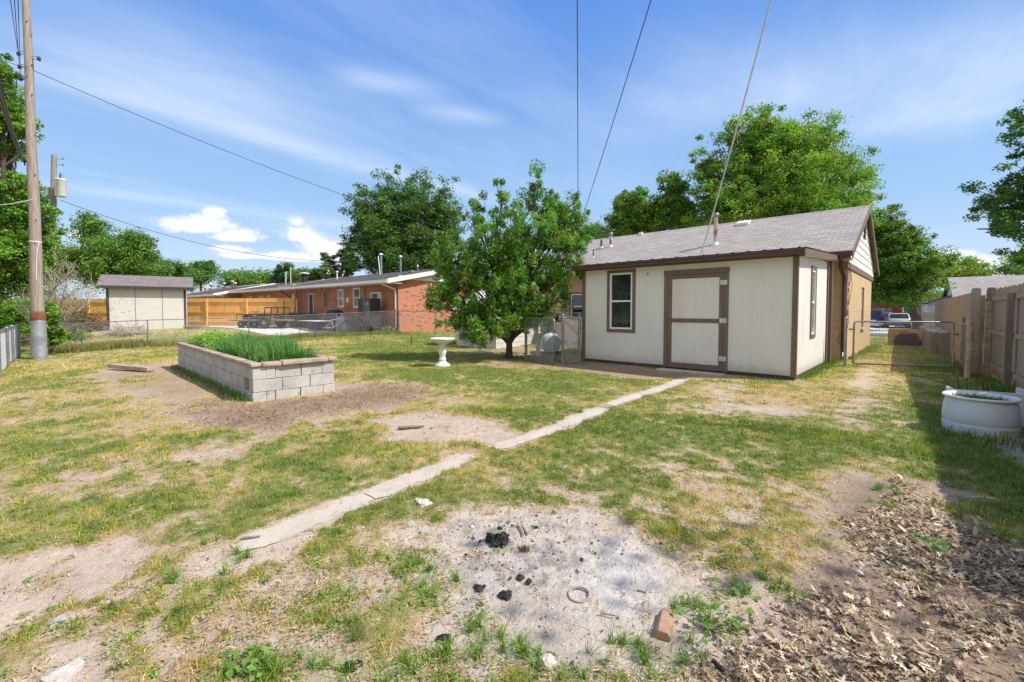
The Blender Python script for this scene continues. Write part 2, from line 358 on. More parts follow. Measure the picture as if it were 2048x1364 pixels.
def splash():   # soil splashed up the foot of the painted walls, and faint run marks
    m = M['siding']; n = N(m.node_tree); b = m.node_tree.nodes['Principled BSDF']; src = b.inputs['Base Color'].links[0].from_socket
    o = n.new('ShaderNodeTexCoord').outputs['Object']; x, y, z = n.sep(o)
    f = n.m('MULTIPLY', n.ss(n.m('ADD', z, n.m('MULTIPLY', n.noise(o, 7, 5, .7), -.35)), -.12, .16, 1., 0.), .55)
    c = n.mix(f, src, (.36, .29, .22)); v = n.noise(n.vm('MULTIPLY', o, (6, 6, .25)), 3, 4, .6)
    c = n.mix(n.ss(v, .6, .75, 0., .22), c, (.50, .45, .38)); n.put(b.inputs['Base Color'], c)
splash()

# ------------------------------------------------------------------ yard patches, measured on the ground (world x, y)
def WP(pts): return [tuple(G(a, b)[:2]) for a, b in pts]
tilled = WP([(185,745),(300,722),(345,728),(420,765),(505,808),(660,790),(720,765),(800,765),(885,770),(880,795),(800,815),(690,820),(600,845),(520,862),(440,858),(360,830),(300,800),(215,775)])
dug = WP([(420,800),(505,808),(660,790),(750,770),(860,775),(870,795),(760,812),(690,818),(600,840),(520,858),(430,855),(360,825)])
dirtA = WP([(755,842),(830,822),(900,828),(1000,852),(1045,870),(1000,895),(940,880),(860,882),(785,878)])
ashP = WP([(850,1060),(940,1030),(1040,1020),(1180,1030),(1290,1080),(1340,1150),(1330,1230),(1260,1290),(1150,1290),(1040,1280),(940,1220),(880,1140)])
ashW = WP([(1190,1075),(1280,1095),(1315,1160),(1290,1230),(1230,1250),(1180,1215),(1150,1150)])
char = WP([(900,1060),(1000,1035),(1150,1050),(1200,1110),(1180,1170),(1080,1210),(960,1190),(900,1130)])
soilR = WP([(1640,990),(1740,950),(1830,960),(1900,1040),(2048,1130),(2400,1364),(2200,1700),(1500,1400),(1560,1290),(1680,1240),(1540,1200),(1560,1150),(1700,1100)])
litter = WP([(1720,1060),(1800,960),(1880,1010),(2048,1110),(2500,1364),(2200,1800),(1300,1600),(1420,1310),(1560,1230),(1700,1180)])
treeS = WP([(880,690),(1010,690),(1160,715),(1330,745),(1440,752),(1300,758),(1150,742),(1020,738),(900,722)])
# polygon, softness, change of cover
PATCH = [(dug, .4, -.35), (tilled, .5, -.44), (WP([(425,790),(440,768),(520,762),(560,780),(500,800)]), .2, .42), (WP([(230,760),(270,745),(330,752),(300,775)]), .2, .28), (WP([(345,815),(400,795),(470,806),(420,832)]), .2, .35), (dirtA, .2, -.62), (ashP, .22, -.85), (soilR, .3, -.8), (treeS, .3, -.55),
    (WP([(-300,1150),(130,1100),(270,1080),(300,1100),(240,1150),(150,1200),(60,1250),(-300,1300)]), .12, -.60),
    (WP([(-300,1300),(160,1280),(300,1240),(420,1200),(520,1160),(640,1140),(800,1180),(900,1250),(1000,1700),(-300,1700)]), .15, -.30),
    (WP([(600,1040),(700,1010),(620,1080),(480,1150),(350,1180),(300,1160),(400,1110)]), .1, -.6),
    (WP([(480,1090),(560,1060),(700,1090),(840,1060),(900,1150),(800,1200),(650,1180),(560,1200)]), .12, -.22),
    (WP([(1200,1050),(1350,1120),(1560,1180),(1700,1230),(1640,1800),(900,1800),(1000,1280),(1260,1290),(1340,1200)]), .25, -.46),
    (WP([(1290,920),(1400,900),(1560,960),(1650,1000),(1560,1100),(1400,1080),(1250,1040),(1180,980)]), .25, -.12),
    (WP([(1310,812),(1460,806),(1600,822),(1590,842),(1450,830),(1330,830)]), .2, -.34),
    (WP([(1722,738),(1742,738),(1740,800),(1700,830),(1690,800)]), .15, -.3),
    (WP([(1975,872),(2048,880),(2100,940),(1990,915)]), .2, -.6),
    (WP([(100,700),(200,690),(210,712),(100,715)]), .5, -.2),
    (WP([(170,735),(340,718),(340,735),(190,760)]), .5, -.2),
    (WP([(1040,940),(1180,860),(1400,830),(1650,850),(1830,880),(1850,940),(1700,960),(1400,900),(1200,960)]), .4, .20),
    (WP([(1830,700),(1870,900),(2048,1000),(2100,1100),(2400,1000),(2300,700)]), .3, .22),
    (WP([(655,665),(1000,690),(1140,742),(1330,762),(1260,800),(1000,830),(740,740)]), .8, .30),
    (WP([(1060,880),(1330,770),(1420,760),(1350,800),(1100,910),(960,950),(760,1030),(700,1040),(900,950)]), .15, .25),
    (WP([(0,830),(200,760),(420,880),(700,840),(960,900),(820,950),(560,960),(300,1000),(0,1050)]), .5, .08)]
GREENP = [(WP([(1000,960),(1180,850),(1400,820),(1650,840),(1900,700),(2400,800),(2400,1200),(1700,1000),(1400,960),(1250,1100),(1000,1060)]), .6, .34),
    (WP([(655,665),(1000,690),(1140,742),(1200,762),(1000,800),(740,730)]), .8, .28), (WP([(760,1000),(960,1000),(900,1200),(1000,1700),(700,1700),(560,1300)]), .3, .3),
    (WP([(1060,880),(1330,775),(1400,765),(1350,810),(1100,915),(760,1040),(700,1040),(900,950)]), .2, -.16), (WP([(1700,735),(1790,735),(1810,800),(1560,820),(1480,780)]), .5, -.25)]
def sdin(P, x, y, soft):
    d2 = np.full(x.shape, 1e9); ins = np.zeros(x.shape, bool); n = len(P)
    for i in range(n):
        ax, ay = P[i]; bx, by = P[(i+1) % n]; ex, ey = bx-ax, by-ay
        t = np.clip(((x-ax)*ex+(y-ay)*ey)/(ex*ex+ey*ey+1e-9), 0, 1); d2 = np.minimum(d2, (x-ax-t*ex)**2+(y-ay-t*ey)**2)
        c = ((ay > y) != (by > y)); 
        with np.errstate(divide='ignore', invalid='ignore'): xi = ax+(y-ay)*ex/(ey if ey != 0 else 1e-9)
        ins ^= c & (x < xi)
    d = np.sqrt(d2)*np.where(ins, 1, -1)
    d = d+(fbm(x, y, 1.1/soft*.6, 3, 5)-.5)*soft*1.6
    t = np.clip(.5+d/(2*soft), 0, 1); return t*t*(3-2*t)
def pathx(y): return -3.03-.022*(y-1.3)+.04*np.sin(y*1.7)
def fields(x, y):
    d = np.hypot(x, y)
    cov = .62+(fbm(x, y, .8, 3, 1)-.5)*.6+(fbm(x+y*.3, y*1.4, 3.2, 4, 9, .75)-.5)*1.45+(fbm(x, y, 13., 3, 19, .7)-.5)*.75
    far = np.clip((d-11)/8, 0, 1); cov = cov+far*.25
    for P, s, v in PATCH: cov = cov+v*sdin(P, x, y, s)
    # the worn path with its grass-grown gap
    hw_ = .10+.22*(fbm(x, y, 3., 4, 3, .7)-.5); pm_ = np.clip(1-(np.abs(x-pathx(y))-hw_)/.06, 0, 1)*((y > 1.) & (y < 9.7))
    gap = ((y > 3.12) & (y < 3.42))|((y > 5.9) & (y < 6.1)); pm_ = pm_*np.where(gap, .15, 1); cov = cov-pm_*1.4
    grn = .34+(fbm(x, y, .6, 2, 21)-.5)*.9+(fbm(x, y, 2.6, 4, 33, .8)-.5)*1.9+(fbm(x, y, 12, 3, 39, .8)-.5)*1.3
    for P, s, v in GREENP: grn = grn+v*sdin(P, x, y, s)
    grn = grn+np.clip(cov-.60, -.35, .35)*1.0
    return cov, grn, pm_

# ------------------------------------------------------------------ ground
def build_ground():
    a = np.concatenate([np.linspace(-180, -62, 40, endpoint=False), np.linspace(-62, 62, 900), np.linspace(62, 180, 40)[1:-1]])
    a = np.radians(a); rr = np.concatenate([[.02, .4, .8], np.geomspace(1.1, 60, 560), np.geomspace(64, 2500, 24)])
    AA, RR = np.meshgrid(a, rr); x = -RR*np.sin(YAW-AA); y = RR*np.cos(YAW-AA)
    cov, grn, pm_ = fields(x, y); z = gz(x, y)
    near = np.clip(1-RR/14, 0, 1)
    z = z+near*((fbm(x, y, 3, 4, 41)-.5)*.035+(fbm(x, y, 14, 3, 43)-.5)*.016)
    dg = sdin(dug, x, y, .2); z = z+dg*(fbm(x, y, 6, 4, 51)-.4)*.10
    dp = np.clip(cov*2-.4, 0, 1); z = z+near*dp*.015*(1-pm_)
    sand = np.array([.585, .475, .38]); brown = np.array([.28, .195, .135]); red = np.array([.27, .19, .135]); ash = np.array([.54, .49, .45]); white = np.array([.62, .585, .555]); straw = np.array([.50, .37, .19]); gu = np.array([.16, .20, .045])
    c = sand*(.80+.34*fbm(x, y, 2.5, 5, 61, .65))[..., None]*(1-.13*np.clip((RR-3.5)/3, 0, 1))[..., None]
    def lay(c, w, q): w = np.clip(w, 0, 1)[..., None]; return c*(1-w)+q*w
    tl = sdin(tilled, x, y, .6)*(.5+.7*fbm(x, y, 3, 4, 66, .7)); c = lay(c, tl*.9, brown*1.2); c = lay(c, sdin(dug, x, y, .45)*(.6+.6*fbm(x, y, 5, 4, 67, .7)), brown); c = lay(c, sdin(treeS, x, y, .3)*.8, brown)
    c = lay(c, sdin(soilR, x, y, .3)*.85, red); c = lay(c, sdin(ashP, x, y, .45)**.8*.9*(.55+.7*fbm(x, y, 6, 4, 63, .7)), ash); c = lay(c, sdin(ashW, x, y, .16)*.8, white)
    c = lay(c, sdin(char, x, y, .2)*np.clip(fbm(x, y, 16, 4, 71)*3-1.35, 0, .6), np.array([.16, .15, .145]))
    under = lay(np.broadcast_to(straw, c.shape), grn*1.1, gu)
    c = lay(c, np.clip((cov-.18)*3.2, 0, .7), straw*.86); c = lay(c, np.clip((cov-.42)*4, 0, .85), under)
    c = c*(.86+.28*fbm(x, y, 20, 3, 77))[..., None]
    # driveway and street beyond the side yard are sheets of their own
    V = np.stack([x, y, z], -1).reshape(-1, 3); nr, na = x.shape
    i, j = np.meshgrid(np.arange(nr-1), np.arange(na-1), indexing='ij'); q = (i*na+j).ravel()
    Fc = np.stack([q, q+na, q+na+1, q+1], 1)
    i = np.arange(nr-1)*na; cl = np.stack([i+na-1, i+na+na-1, i+na, i], 1); Fc = np.concatenate([Fc, cl])
    V = np.concatenate([V, [[0, 0, g1(0, 0)]]]); C_ = np.concatenate([c.reshape(-1, 3), c[0, :1]])
    m, n, b = newmat('yard_ground'); at_ = n.new('ShaderNodeAttribute', attribute_name='tint').outputs['Color']; o = n.new('ShaderNodeTexCoord').outputs['Object']
    g = n.noise(o, 38, 5, .7); g2 = n.noise(o, 160, 3, .7); g3 = n.noise(o, 5, 4, .6)
    col = n.mix(1., at_, n.mix(g, (.72, .72, .72), (1.25, 1.25, 1.25)), 'MULTIPLY'); col = n.mix(1., col, n.mix(g2, (.72, .72, .72), (1.25, 1.25, 1.25)), 'MULTIPLY')
    col = n.mix(n.m('MULTIPLY', n.ss(n.noise(o, 75, 3, .6), .64, .70), .5), col, (.17, .12, .085))
    col = n.mix(1., col, n.mix(g3, (.9, .88, .85), (1.1, 1.1, 1.1)), 'MULTIPLY')
    n.put(b.inputs['Base Color'], col); b.inputs['Roughness'].default_value = 1; b.inputs['Specular IOR Level'].default_value = .1
    n.put(b.inputs['Normal'], n.bump(n.m('ADD', g, n.m('MULTIPLY', g2, .5)), .02, .9))
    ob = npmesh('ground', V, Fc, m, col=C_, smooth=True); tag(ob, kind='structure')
build_ground()

def scatter(n, dmin, dmax, amax=60, p=2., box=None):
    """points whose density falls off with distance so that each covers about the same part of the view"""
    u = RNG.random(n); d = dmin*(dmax/dmin)**u if p == 2. else (dmin**(2-p)+u*(dmax**(2-p)-dmin**(2-p)))**(1/(2-p))
    a = np.radians(RNG.uniform(-amax, amax, n)); return -d*np.sin(YAW-a), d*np.cos(YAW-a), d
def tilt(n, lean):
    az = RNG.uniform(0, 2*np.pi, n); l = np.abs(RNG.normal(0, lean, n)); return np.cos(az)*l, np.sin(az)*l
def blades(name, x, y, z, h, w, lean, col, mat, segs=2, parent=None):
    n = len(x); lx, ly = tilt(n, lean); az = RNG.uniform(0, 2*np.pi, n); dx, dy = np.cos(az)*w/2, np.sin(az)*w/2
    B = np.stack([x, y, z], 1); L = np.stack([lx*h, ly*h, h/np.sqrt(1+lx**2+ly**2)], 1); W = np.stack([dx, dy, 0*dx], 1)
    if segs == 1:
        V = np.stack([B-W, B+W, B+L], 1).reshape(-1, 3); i = np.arange(n)*3; Fc = np.stack([i, i+1, i+2], 1)
        C_ = np.repeat(col, 3, 0)
    else:
        L1 = L*np.array([.35, .35, .62])
        V = np.stack([B-W, B+W, B+L1+W*.75, B+L1-W*.75, B+L], 1).reshape(-1, 3); i = np.arange(n)*5
        Fc = np.concatenate([np.stack([i, i+1, i+2], 1), np.stack([i, i+2, i+3], 1), np.stack([i+3, i+2, i+4], 1)]); C_ = np.repeat(col, 5, 0)
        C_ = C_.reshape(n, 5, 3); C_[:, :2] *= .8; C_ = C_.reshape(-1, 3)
    return npmesh(name, V, Fc, mat, parent, C_)
M['grass'] = tintmat('grass_blades', .65, .3, .18, 1.2, .15); M['leaf'] = tintmat('tree_leaves', .5, .36, .2, .5); M['litter'] = tintmat('dry_leaves', .75, .12, .15, 8, .2, (1, 1, 1))
HOUSEX = []
def blocked(x, y):   # where no grass can stand
    u = (x-HO[0])*HU[0]+(y-HO[1])*HU[1]; v = (x-HO[0])*HV[0]+(y-HO[1])*HV[1]
    b = (u > -5.2) & (u < .03) & (v > -.02) & (v < 3.9); b |= (u > -11) & (u < .3) & (v > 5.1) & (v < 12.7)
    yb = y-2.72-(-7.58-x)*.0875; b |= (x > -14.05) & (x < -7.5) & (yb > 0) & (yb < 1.3)
    b |= (x > -34.9) & (x < -19.3) & (y > 10.4+(x+24)*.3) & (y < 22); b |= np.hypot((x-.93)/.30, (y-7.58)/.30) < 1
    b |= (x > -38) & (x < -33.3) & (y > 4.4) & (y < 7.9)
    return b
GR = np.array([.29, .35, .065]); GY = np.array([.42, .42, .08]); ST = np.array([.66, .49, .25]); OR = np.array([.64, .40, .14]); GD = np.array([.19, .265, .06])
def gcol(grn, n):
    g = np.clip(grn+RNG.normal(0, .14, n), 0, 1)[:, None]
    a = np.where(RNG.random(n)[:, None] < .55, ST, OR)
    c = np.where(g < .33, a*(1-g/.33)+GY*(g/.33), np.where(g < .66, GY*(1-(g-.33)/.33)+GR*((g-.33)/.33), GR*(1-(g-.66)/.34)+GD*((g-.66)/.34)))
    return c*RNG.uniform(.5, 1.4, (n, 1))
def build_grass():
    out = []
    for (N_, d0, d1, sg) in ((620000, 1.6, 6.5, 2), (800000, 6., 30., 1), (110000, 30., 75., 1)):
        x, y, d = scatter(N_, d0, d1)
        # pull part of them together into tufts
        k = RNG.random(N_) < .55; s = .11; jx = (np.round(x/s)+(_h(np.round(x/s), np.round(y/s), 1)-.5)*1.1)*s; jy = (np.round(y/s)+(_h(np.round(y/s), np.round(x/s), 2)-.5)*1.1)*s
        k &= d < 9; x = np.where(k, jx+RNG.normal(0, .022, N_), x); y = np.where(k, jy+RNG.normal(0, .022, N_), y)
        cov, grn, pm_ = fields(x, y); ok = (RNG.random(N_) < np.clip((cov-.42)*4., 0.014, 1)*np.where(pm_ > .5, .05, 1)) & ~blocked(x, y)
        x, y, d, cov, grn = x[ok], y[ok], d[ok], cov[ok], grn[ok]; n = len(x)
        h = np.where(RNG.random(n) < .08, RNG.uniform(.03, .075, n), RNG.uniform(.010, .038, n))*(1+.9*np.clip(cov-.5, 0, 1))*(1+np.clip(d-12, 0, 40)*.012); w = np.maximum(.0036, .00095*d)*RNG.uniform(.7, 1.3, n)
        lush = (x > .3) & (y > 4) & (y < 9); h = np.where(lush, h*1.4, h)
        out.append((x, y, gz(x, y)+.003, h, w, gcol(grn, n), sg))
    for i, (x, y, z, h, w, c, sg) in enumerate(out):
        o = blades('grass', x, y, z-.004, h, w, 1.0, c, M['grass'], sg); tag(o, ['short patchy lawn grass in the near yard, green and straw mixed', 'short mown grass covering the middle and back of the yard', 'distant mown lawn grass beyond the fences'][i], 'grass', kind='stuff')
build_grass()

# ------------------------------------------------------------------ pale shed with brown trim (local frame: x right, y back)
def grooved(mb, a0, a1, z0, z1, plane, facing, axis='x', pitch=.203, gw=.009, gd=.003, th=.012):
    """T1-11 style sheet: strips with narrow recessed grooves. plane = outer face; facing -1/+1"""
    prof = []; e = []
    k = math.floor(a0/pitch)+1; p = a0
    while k*pitch < a1: e.append(k*pitch); k += 1
    segs = []; last = a0
    for g in e:
        if g-gw/2 > last: segs.append((last, g-gw/2, 0)); last = g-gw/2
        q = min(g+gw/2, a1); 
        if q > last: segs.append((last, q, 1)); last = q
    if a1 > last: segs.append((last, a1, 0))
    for s0, s1, gr in segs:
        f = plane-facing*(gd if gr else 0); bk = plane-facing*th
        lo, hi = min(f, bk), max(f, bk)
        if axis == 'x': mb.box(s0, s1, lo, hi, z0, z1)
        else: mb.box(lo, hi, s0, s1, z0, z1)
def frame(mb, a0, a1, z0, z1, w, d0, d1, axis='x', bottom=True, top=True):
    def bb(p0, p1, q0, q1): 
        (mb.box(p0, p1, d0, d1, q0, q1) if axis == 'x' else mb.box(d0, d1, p0, p1, q0, q1))
    bb(a0, a0+w, z0, z1); bb(a1-w, a1, z0, z1)
    if top: bb(a0+w, a1-w, z1-w, z1)
    if bottom: bb(a0+w, a1-w, z0, z0+w)
def sash_window(root, name, a0, a1, z0, z1, d, s, axis='x', tm='trim', vm='vinyl', gm='glass', tw=.085, vw=.045, sub=True, label=None):
    """window with outer casing, vinyl frame, meeting rail and panes; d = wall face, s = outward sign"""
    mb = MB(); lo, hi = sorted((d, d+s*.022)); frame(mb, a0, a1, z0, z1, tw, lo, hi, axis); w = mb.build('window', M[tm], root, .002)
    if label: w['label'] = label
    i0, i1, j0, j1 = a0+tw, a1-tw, z0+tw, z1-tw; mid = (j0+j1)/2
    mb = MB(); lo, hi = sorted((d-s*.05, d+s*.012)); frame(mb, i0, i1, j0, j1, vw, lo, hi, axis)
    l2, h2 = sorted((d-s*.045, d+s*.004))
    (mb.box(i0+vw, i1-vw, l2, h2, mid-.022, mid+.022) if axis == 'x' else mb.box(l2, h2, i0+vw, i1-vw, mid-.022, mid+.022)); mb.build('frame', M[vm], w)
    mb = MB(); l3, h3 = sorted((d-s*.034, d-s*.028))
    for q0, q1 in ((j0+vw, mid-.022), (mid+.022, j1-vw)):
        (mb.box(i0+vw, i1-vw, l3, h3, q0, q1) if axis == 'x' else mb.box(l3, h3, i0+vw, i1-vw, q0, q1))
    mb.build('pane', M[gm], w); return w
def build_shed():
    r = empty('backyard_shed', HO, 'cream sided shed with brown trim, plank door and metal roof attached behind the brick house', 'shed', -TH)
    mb = MB(); y0 = 0; W = -5.15; zb = .09
    wx0, wx1, wz0, wz1 = -4.39+.07, -3.56-.07, .86+.07, 2.51-.07; dx0, dx1 = -2.78+.09, -1.3-.09
    for a0, a1, q0, q1 in ((W, wx0, zb, 2.62), (wx0, wx1, zb, wz0), (wx0, wx1, wz1, 2.62), (wx1, dx0, zb, 2.62), (dx0, dx1, 2.30, 2.62), (dx1, 0, zb, 2.62)):
        grooved(mb, a0, a1, q0, q1, 0, -1)
    sy0, sy1, sz0, sz1 = 1.47+.07, 2.08-.07, .80+.07, 2.46-.07
    for a0, a1, q0, q1 in ((.0121, sy0, zb, 2.62), (sy0, sy1, zb, sz0), (sy0, sy1, sz1, 2.66), (sy1, 3.8, zb, 2.7)):
        grooved(mb, a0, a1, q0, q1, 0, 1, 'y')
    for a0, a1 in ((.0121, 3.8),): grooved(mb, a0, a1, zb, 2.7, W, -1, 'y')
    mb.box(W, 0, 3.80, 3.812, zb, 2.75)
    mb.build('wall', M['siding'], r)
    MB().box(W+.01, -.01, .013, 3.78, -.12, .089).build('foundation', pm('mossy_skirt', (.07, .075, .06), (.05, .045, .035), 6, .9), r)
    mb = MB(); mb.box(W+.1, -.1, .10, 3.6, .051, .06); mb.box(W+.1, -.1, 2.2, 2.3, .06, 2.6); mb.build('interior', M['cover'], r)
    for bs in (((-.075, .0, -.022, -.002, zb-.03, 2.60), (.002, .022, -.022, .07, zb-.03, 2.60)), ((W, W+.07, -.022, -.002, zb-.03, 2.60), (W-.036, W-.014, -.022, .07, zb-.03, 2.6)), ((.014, .034, 3.66, 3.80, zb-.03, 2.7),), ((-.05, .10, 3.815, 3.93, 0, 2.74),)):
        mb = MB()
        for q in bs: mb.box(*q)
        mb.build('corner_trim', M['trim'], r, .002)
    sash_window(r, 'w', -4.39, -3.56, .86, 2.51, -.001, -1)
    sash_window(r, 'w', 1.47, 2.08, .80, 2.46, .001, 1, 'y', gm='glassb')
    mb = MB(); x0, x1 = -2.79, -1.30    # fixed door casing
    mb.box(x0, x0+.10, -.024, -.002, .05, 2.29); mb.box(x1-.10, x1, -.024, -.002, .05, 2.29); mb.box(x0-.01, x1+.01, -.028, -.002, 2.292, 2.41); mb.build('door_casing', M['trim'], r, .003)
    d = MB(); a0, a1, z0, z1 = x0+.105, x1-.105, .06, 2.285; grooved(d, a0+.09, a1-.09, z0+.12, z1-.09, -.004, -1); d = d.build('door', M['siding'], r)
    mb = MB(); mb.box(a0, a0+.092, -.022, -.001, z0, z1); mb.box(a1-.092, a1, -.022, -.001, z0, z1); mb.box(a0+.092, a1-.092, -.022, -.001, z1-.085, z1); mb.box(a0+.092, a1-.092, -.022, -.001, z0, z0+.125); mb.box(a0+.092, a1-.092, -.022, -.001, 1.155, 1.25)
    mb.build('door_frame', M['trim'], d, .003)
    mb = MB(); hx = a0+.045
    mb.tube([(hx, -.022, 1.12), (hx, -.062, 1.14), (hx, -.066, 1.21), (hx, -.062, 1.28), (hx, -.022, 1.30)], .009, 8); mb.box(hx-.02, hx+.02, -.026, -.022, 1.09, 1.13); mb.box(hx-.02, hx+.02, -.026, -.022, 1.29, 1.33); mb.build('handle', M['steel'], d)
    for hz in (.35, 1.21, 2.07):
        mb = MB(); mb.box(a1-.075, a1-.004, -.027, -.0225, hz-.052, hz+.052); mb.box(x1-.098, x1-.03, -.030, -.0245, hz-.052, hz+.052); mb.tube([(a1+.001, -.032, hz-.055), (a1+.001, -.032, hz+.055)], .007, 8)
        for sx in (a1-.06, a1-.02, x1-.08, x1-.045):
            for q in (-.035, .035): mb.cbox((sx, -.031, hz+q), (.008, .004, .008))
        mb.build('hinge', M['wht'] if 0 else M['wire'], d)
    mb = MB(); mb.lathe([(.0, .0), (.035, .0), (.04, .01), (.03, .02)], (-3.25, -.004, 0), 10); 
    # weathered mark where a light once hung
    p = MB(); p.tube([(-3.24, -.001, 2.37), (-3.24, -.012, 2.37)], .035, 10); p.cbox((-3.24, -.016, 2.345), (.03, .01, .05)); p.build('wall_plate', M['conc'], r)
    # roof: corrugated sheet over boxed eaves
    def rz(y): return 2.665+.055*(y+.32)
    mb = MB(); n = 150; xs = np.linspace(W-.22, .2, n); vs = []; 
    for x in xs:
        ph = ((x+8) % .305)/.305; hgt = .019*max(0, 1-abs(ph-.5)/.11)**.6+.004*abs(math.sin(ph*3*math.pi))
        for y in (-.34, 3.95): vs += [(x, y, rz(y)+.012+hgt), (x, y, rz(y)+.006+hgt)]
    fs = []
    for i in range(n-1):
        a = i*4; b = a+4; fs += [(a, b, b+2, a+2), (a+1, a+3, b+3, b+1), (a, a+1, b+1, b), (a+2, b+2, b+3, a+3)]
    mb.add(vs, fs); mb.build('roof', M['tin'], r)
    mb = MB(); mb.box(W-.19, .165, -.20, -.185, 2.52, 2.665); 
    gx = [(-.30, 2.545), (-.215, 2.545), (-.205, 2.53), (-.205, 2.67), (-.21, 2.67), (-.215, 2.56), (-.295, 2.56), (-.325, 2.60), (-.325, 2.665), (-.335, 2.67), (-.335, 2.60)]
    mb.prism([(-.205, 2.54), (-.30, 2.54), (-.315, 2.575), (-.312, 2.60), (-.335, 2.63), (-.335, 2.667), (-.325, 2.667), (-.325, 2.64), (-.29, 2.56), (-.215, 2.56), (-.205, 2.667), (-.2005, 2.667)], 'x', W-.2, .16); mb.build('gutter', M['gutter'], r)
    for fx in ((.165, .187), (W-.222, W-.20)):
        mb = MB(); mb.prism([(-.32, 2.535), (3.9, 2.535+.055*4.2), (3.9, 2.66+.055*4.2), (-.32, 2.66)], 'x', *fx); mb.build('fascia', M['fascia'], r, .002)
    MB().prism([(-.19, 2.545), (3.8, 2.545+.055*4), (3.8, 2.555+.055*4), (-.19, 2.555)], 'x', W-.19, .16).build('soffit', M['siding'], r)
build_shed()

# ------------------------------------------------------------------ tan brick house behind the shed
RZ = lambda v: 3.03+.43*(v-4.35)
def build_house():
    r = empty('brick_house', HO, 'tan brick house with grey brown shingle roof and white gable behind the cream shed', 'house', -TH)
    x0, x1, y0, y1 = -11.2, .29, 5.12, 12.5; yr = 8.85; zr = RZ(yr)
    mb = MB(); sw = (8.9, 9.75, .82, 2.24)
    t = .15
    mb.box(x0, -9.3, y0, y0+t, -.1, 2.9); mb.box(-9.3, -8.2, y0, y0+t, -.1, 1.0); mb.box(-9.3, -8.2, y0, y0+t, 2.2, 2.9); mb.box(-8.2, -6.9, y0, y0+t, -.1, 2.9); mb.box(-6.9, -5.9, y0, y0+t, -.1, 1.05); mb.box(-6.9, -5.9, y0, y0+t, 2.2, 2.9); mb.box(-5.9, x1, y0, y0+t, -.1, 2.9)
    mb.box(x0, x1, y1-t, y1, -.1, 2.9); mb.box(x0, x0+t, y0+t, y1-t, -.1, 2.9)
    mb.box(x1-t, x1, y0+t, sw[0], -.1, 2.9); mb.box(x1-t, x1, sw[1], y1-t, -.1, 2.9); mb.box(x1-t, x1, sw[0], sw[1], -.1, sw[2]); mb.box(x1-t, x1, sw[0], sw[1], sw[3], 2.9)
    mb.build('wall', M['brick2'], r)
    MB().box(x0+.5, x1-.35, y0+.5, y1-.5, 0, 2.8).build('interior', M['cover'], r)
    sash_window(r, 'w', sw[0]-.0, sw[1]+.0, sw[2], sw[3], x1-.06, 1, 'y', vw=.03, tw=.05)
    for a, b in ((-9.3, -8.2), (-6.9, -5.9)): sash_window(r, 'w', a, b, 1.02, 2.19, y0+.05, -1, 'x', tw=.06, label='white framed window in the rear brick wall')
    mb = MB(); mb.box(x1, x1+.07, sw[0]-.05, sw[1]+.05, sw[2]-.07, sw[2]-.004); mb.build('window_sill', M['brick2'], r)
    # gable end siding, lapped
    for X, s in ((x1, 1), (x0, -1)):
        mb = MB(); z = 2.80; h = .235; k = 0
        while z < zr-.1:
            ya = 4.35+(z-3.03)/.43 if z > 3.0 else 4.6; za = min(z+h, zr-.05)
            def yl(q): return max(4.75, 4.35+(q-2.92)/.43)
            p = [(yl(z), z), (2*yr-yl(z), z), (2*yr-yl(za), za), (yl(za), za)]
            o1, o0 = X+s*.030, X+s*.012
            vs = [(o1, p[0][0], p[0][1]), (o1, p[1][0], p[1][1]), (o0, p[2][0], p[2][1]), (o0, p[3][0], p[3][1])]; bk = [(X-s*.03, b, c) for a, b, c in vs]
            mb.add(vs+bk, [(0, 1, 2, 3), (4, 7, 6, 5), (0, 4, 5, 1), (1, 5, 6, 2), (2, 6, 7, 3), (3, 7, 4, 0)]); z += h; k += 1
        g = mb.build('gable', M['wht'], r)
        if s > 0:
            mb = MB()
            for k in range(9): mb.cbox((X+.04, yr, 3.95+.07*k), (.03, .30, .012), rx=0, ry=.5)
            mb.box(X+.03, X+.034, yr-.15, yr+.15, 3.92, 4.54); frame(mb, yr-.19, yr+.19, 3.88, 4.58, .04, X+.03, X+.055, 'y'); mb.build('vent', M['cover'], g)
            mb = MB(); mb.box(X, X+.036, 4.72, y1+.25, 2.62, 2.797); mb.build('frieze_board', M['trim'], r, .002)
    # roof
    xa, xb = x0-.3, x1+.16
    mb = MB()
    for sg in (0, 1):
        def yy(v): return v if sg == 0 else 2*yr-v
        e = 4.32; prof = [(yy(e), RZ(e)+.0), (yy(yr), zr), (yy(yr), zr+.03), (yy(e), RZ(e)+.03)]
        mb.prism(prof, 'x', xa, xb)
    mb.prism([(yr-.14, zr-.025), (yr, zr+.045), (yr+.14, zr-.025), (yr, zr+.03)], 'x', xa, xb)
    rf = mb.build('roof', M['roof1'], r)
    mb = MB()
    for X in (xb-.001, xa-.022):
        for sg in (0, 1):
            def yy(v): return v if sg == 0 else 2*yr-v
            mb.prism([(yy(4.30), RZ(4.30)-.19), (yy(yr), zr-.19), (yy(yr), zr+.012), (yy(4.30), RZ(4.30)+.012)], 'x', X, X+.023)
    mb.box(x0-.2, xb-.03, 4.36, 4.38, 2.83, 3.0); mb.box(x0-.2, xb-.03, 2*yr-4.38, 2*yr-4.36, 2.83, 3.0); mb.build('rake_board', M['trim'], r)
    MB().box(x0-.2, xb-.03, 4.38, 5.12, 2.84, 2.855).build('soffit', M['siding'], r)
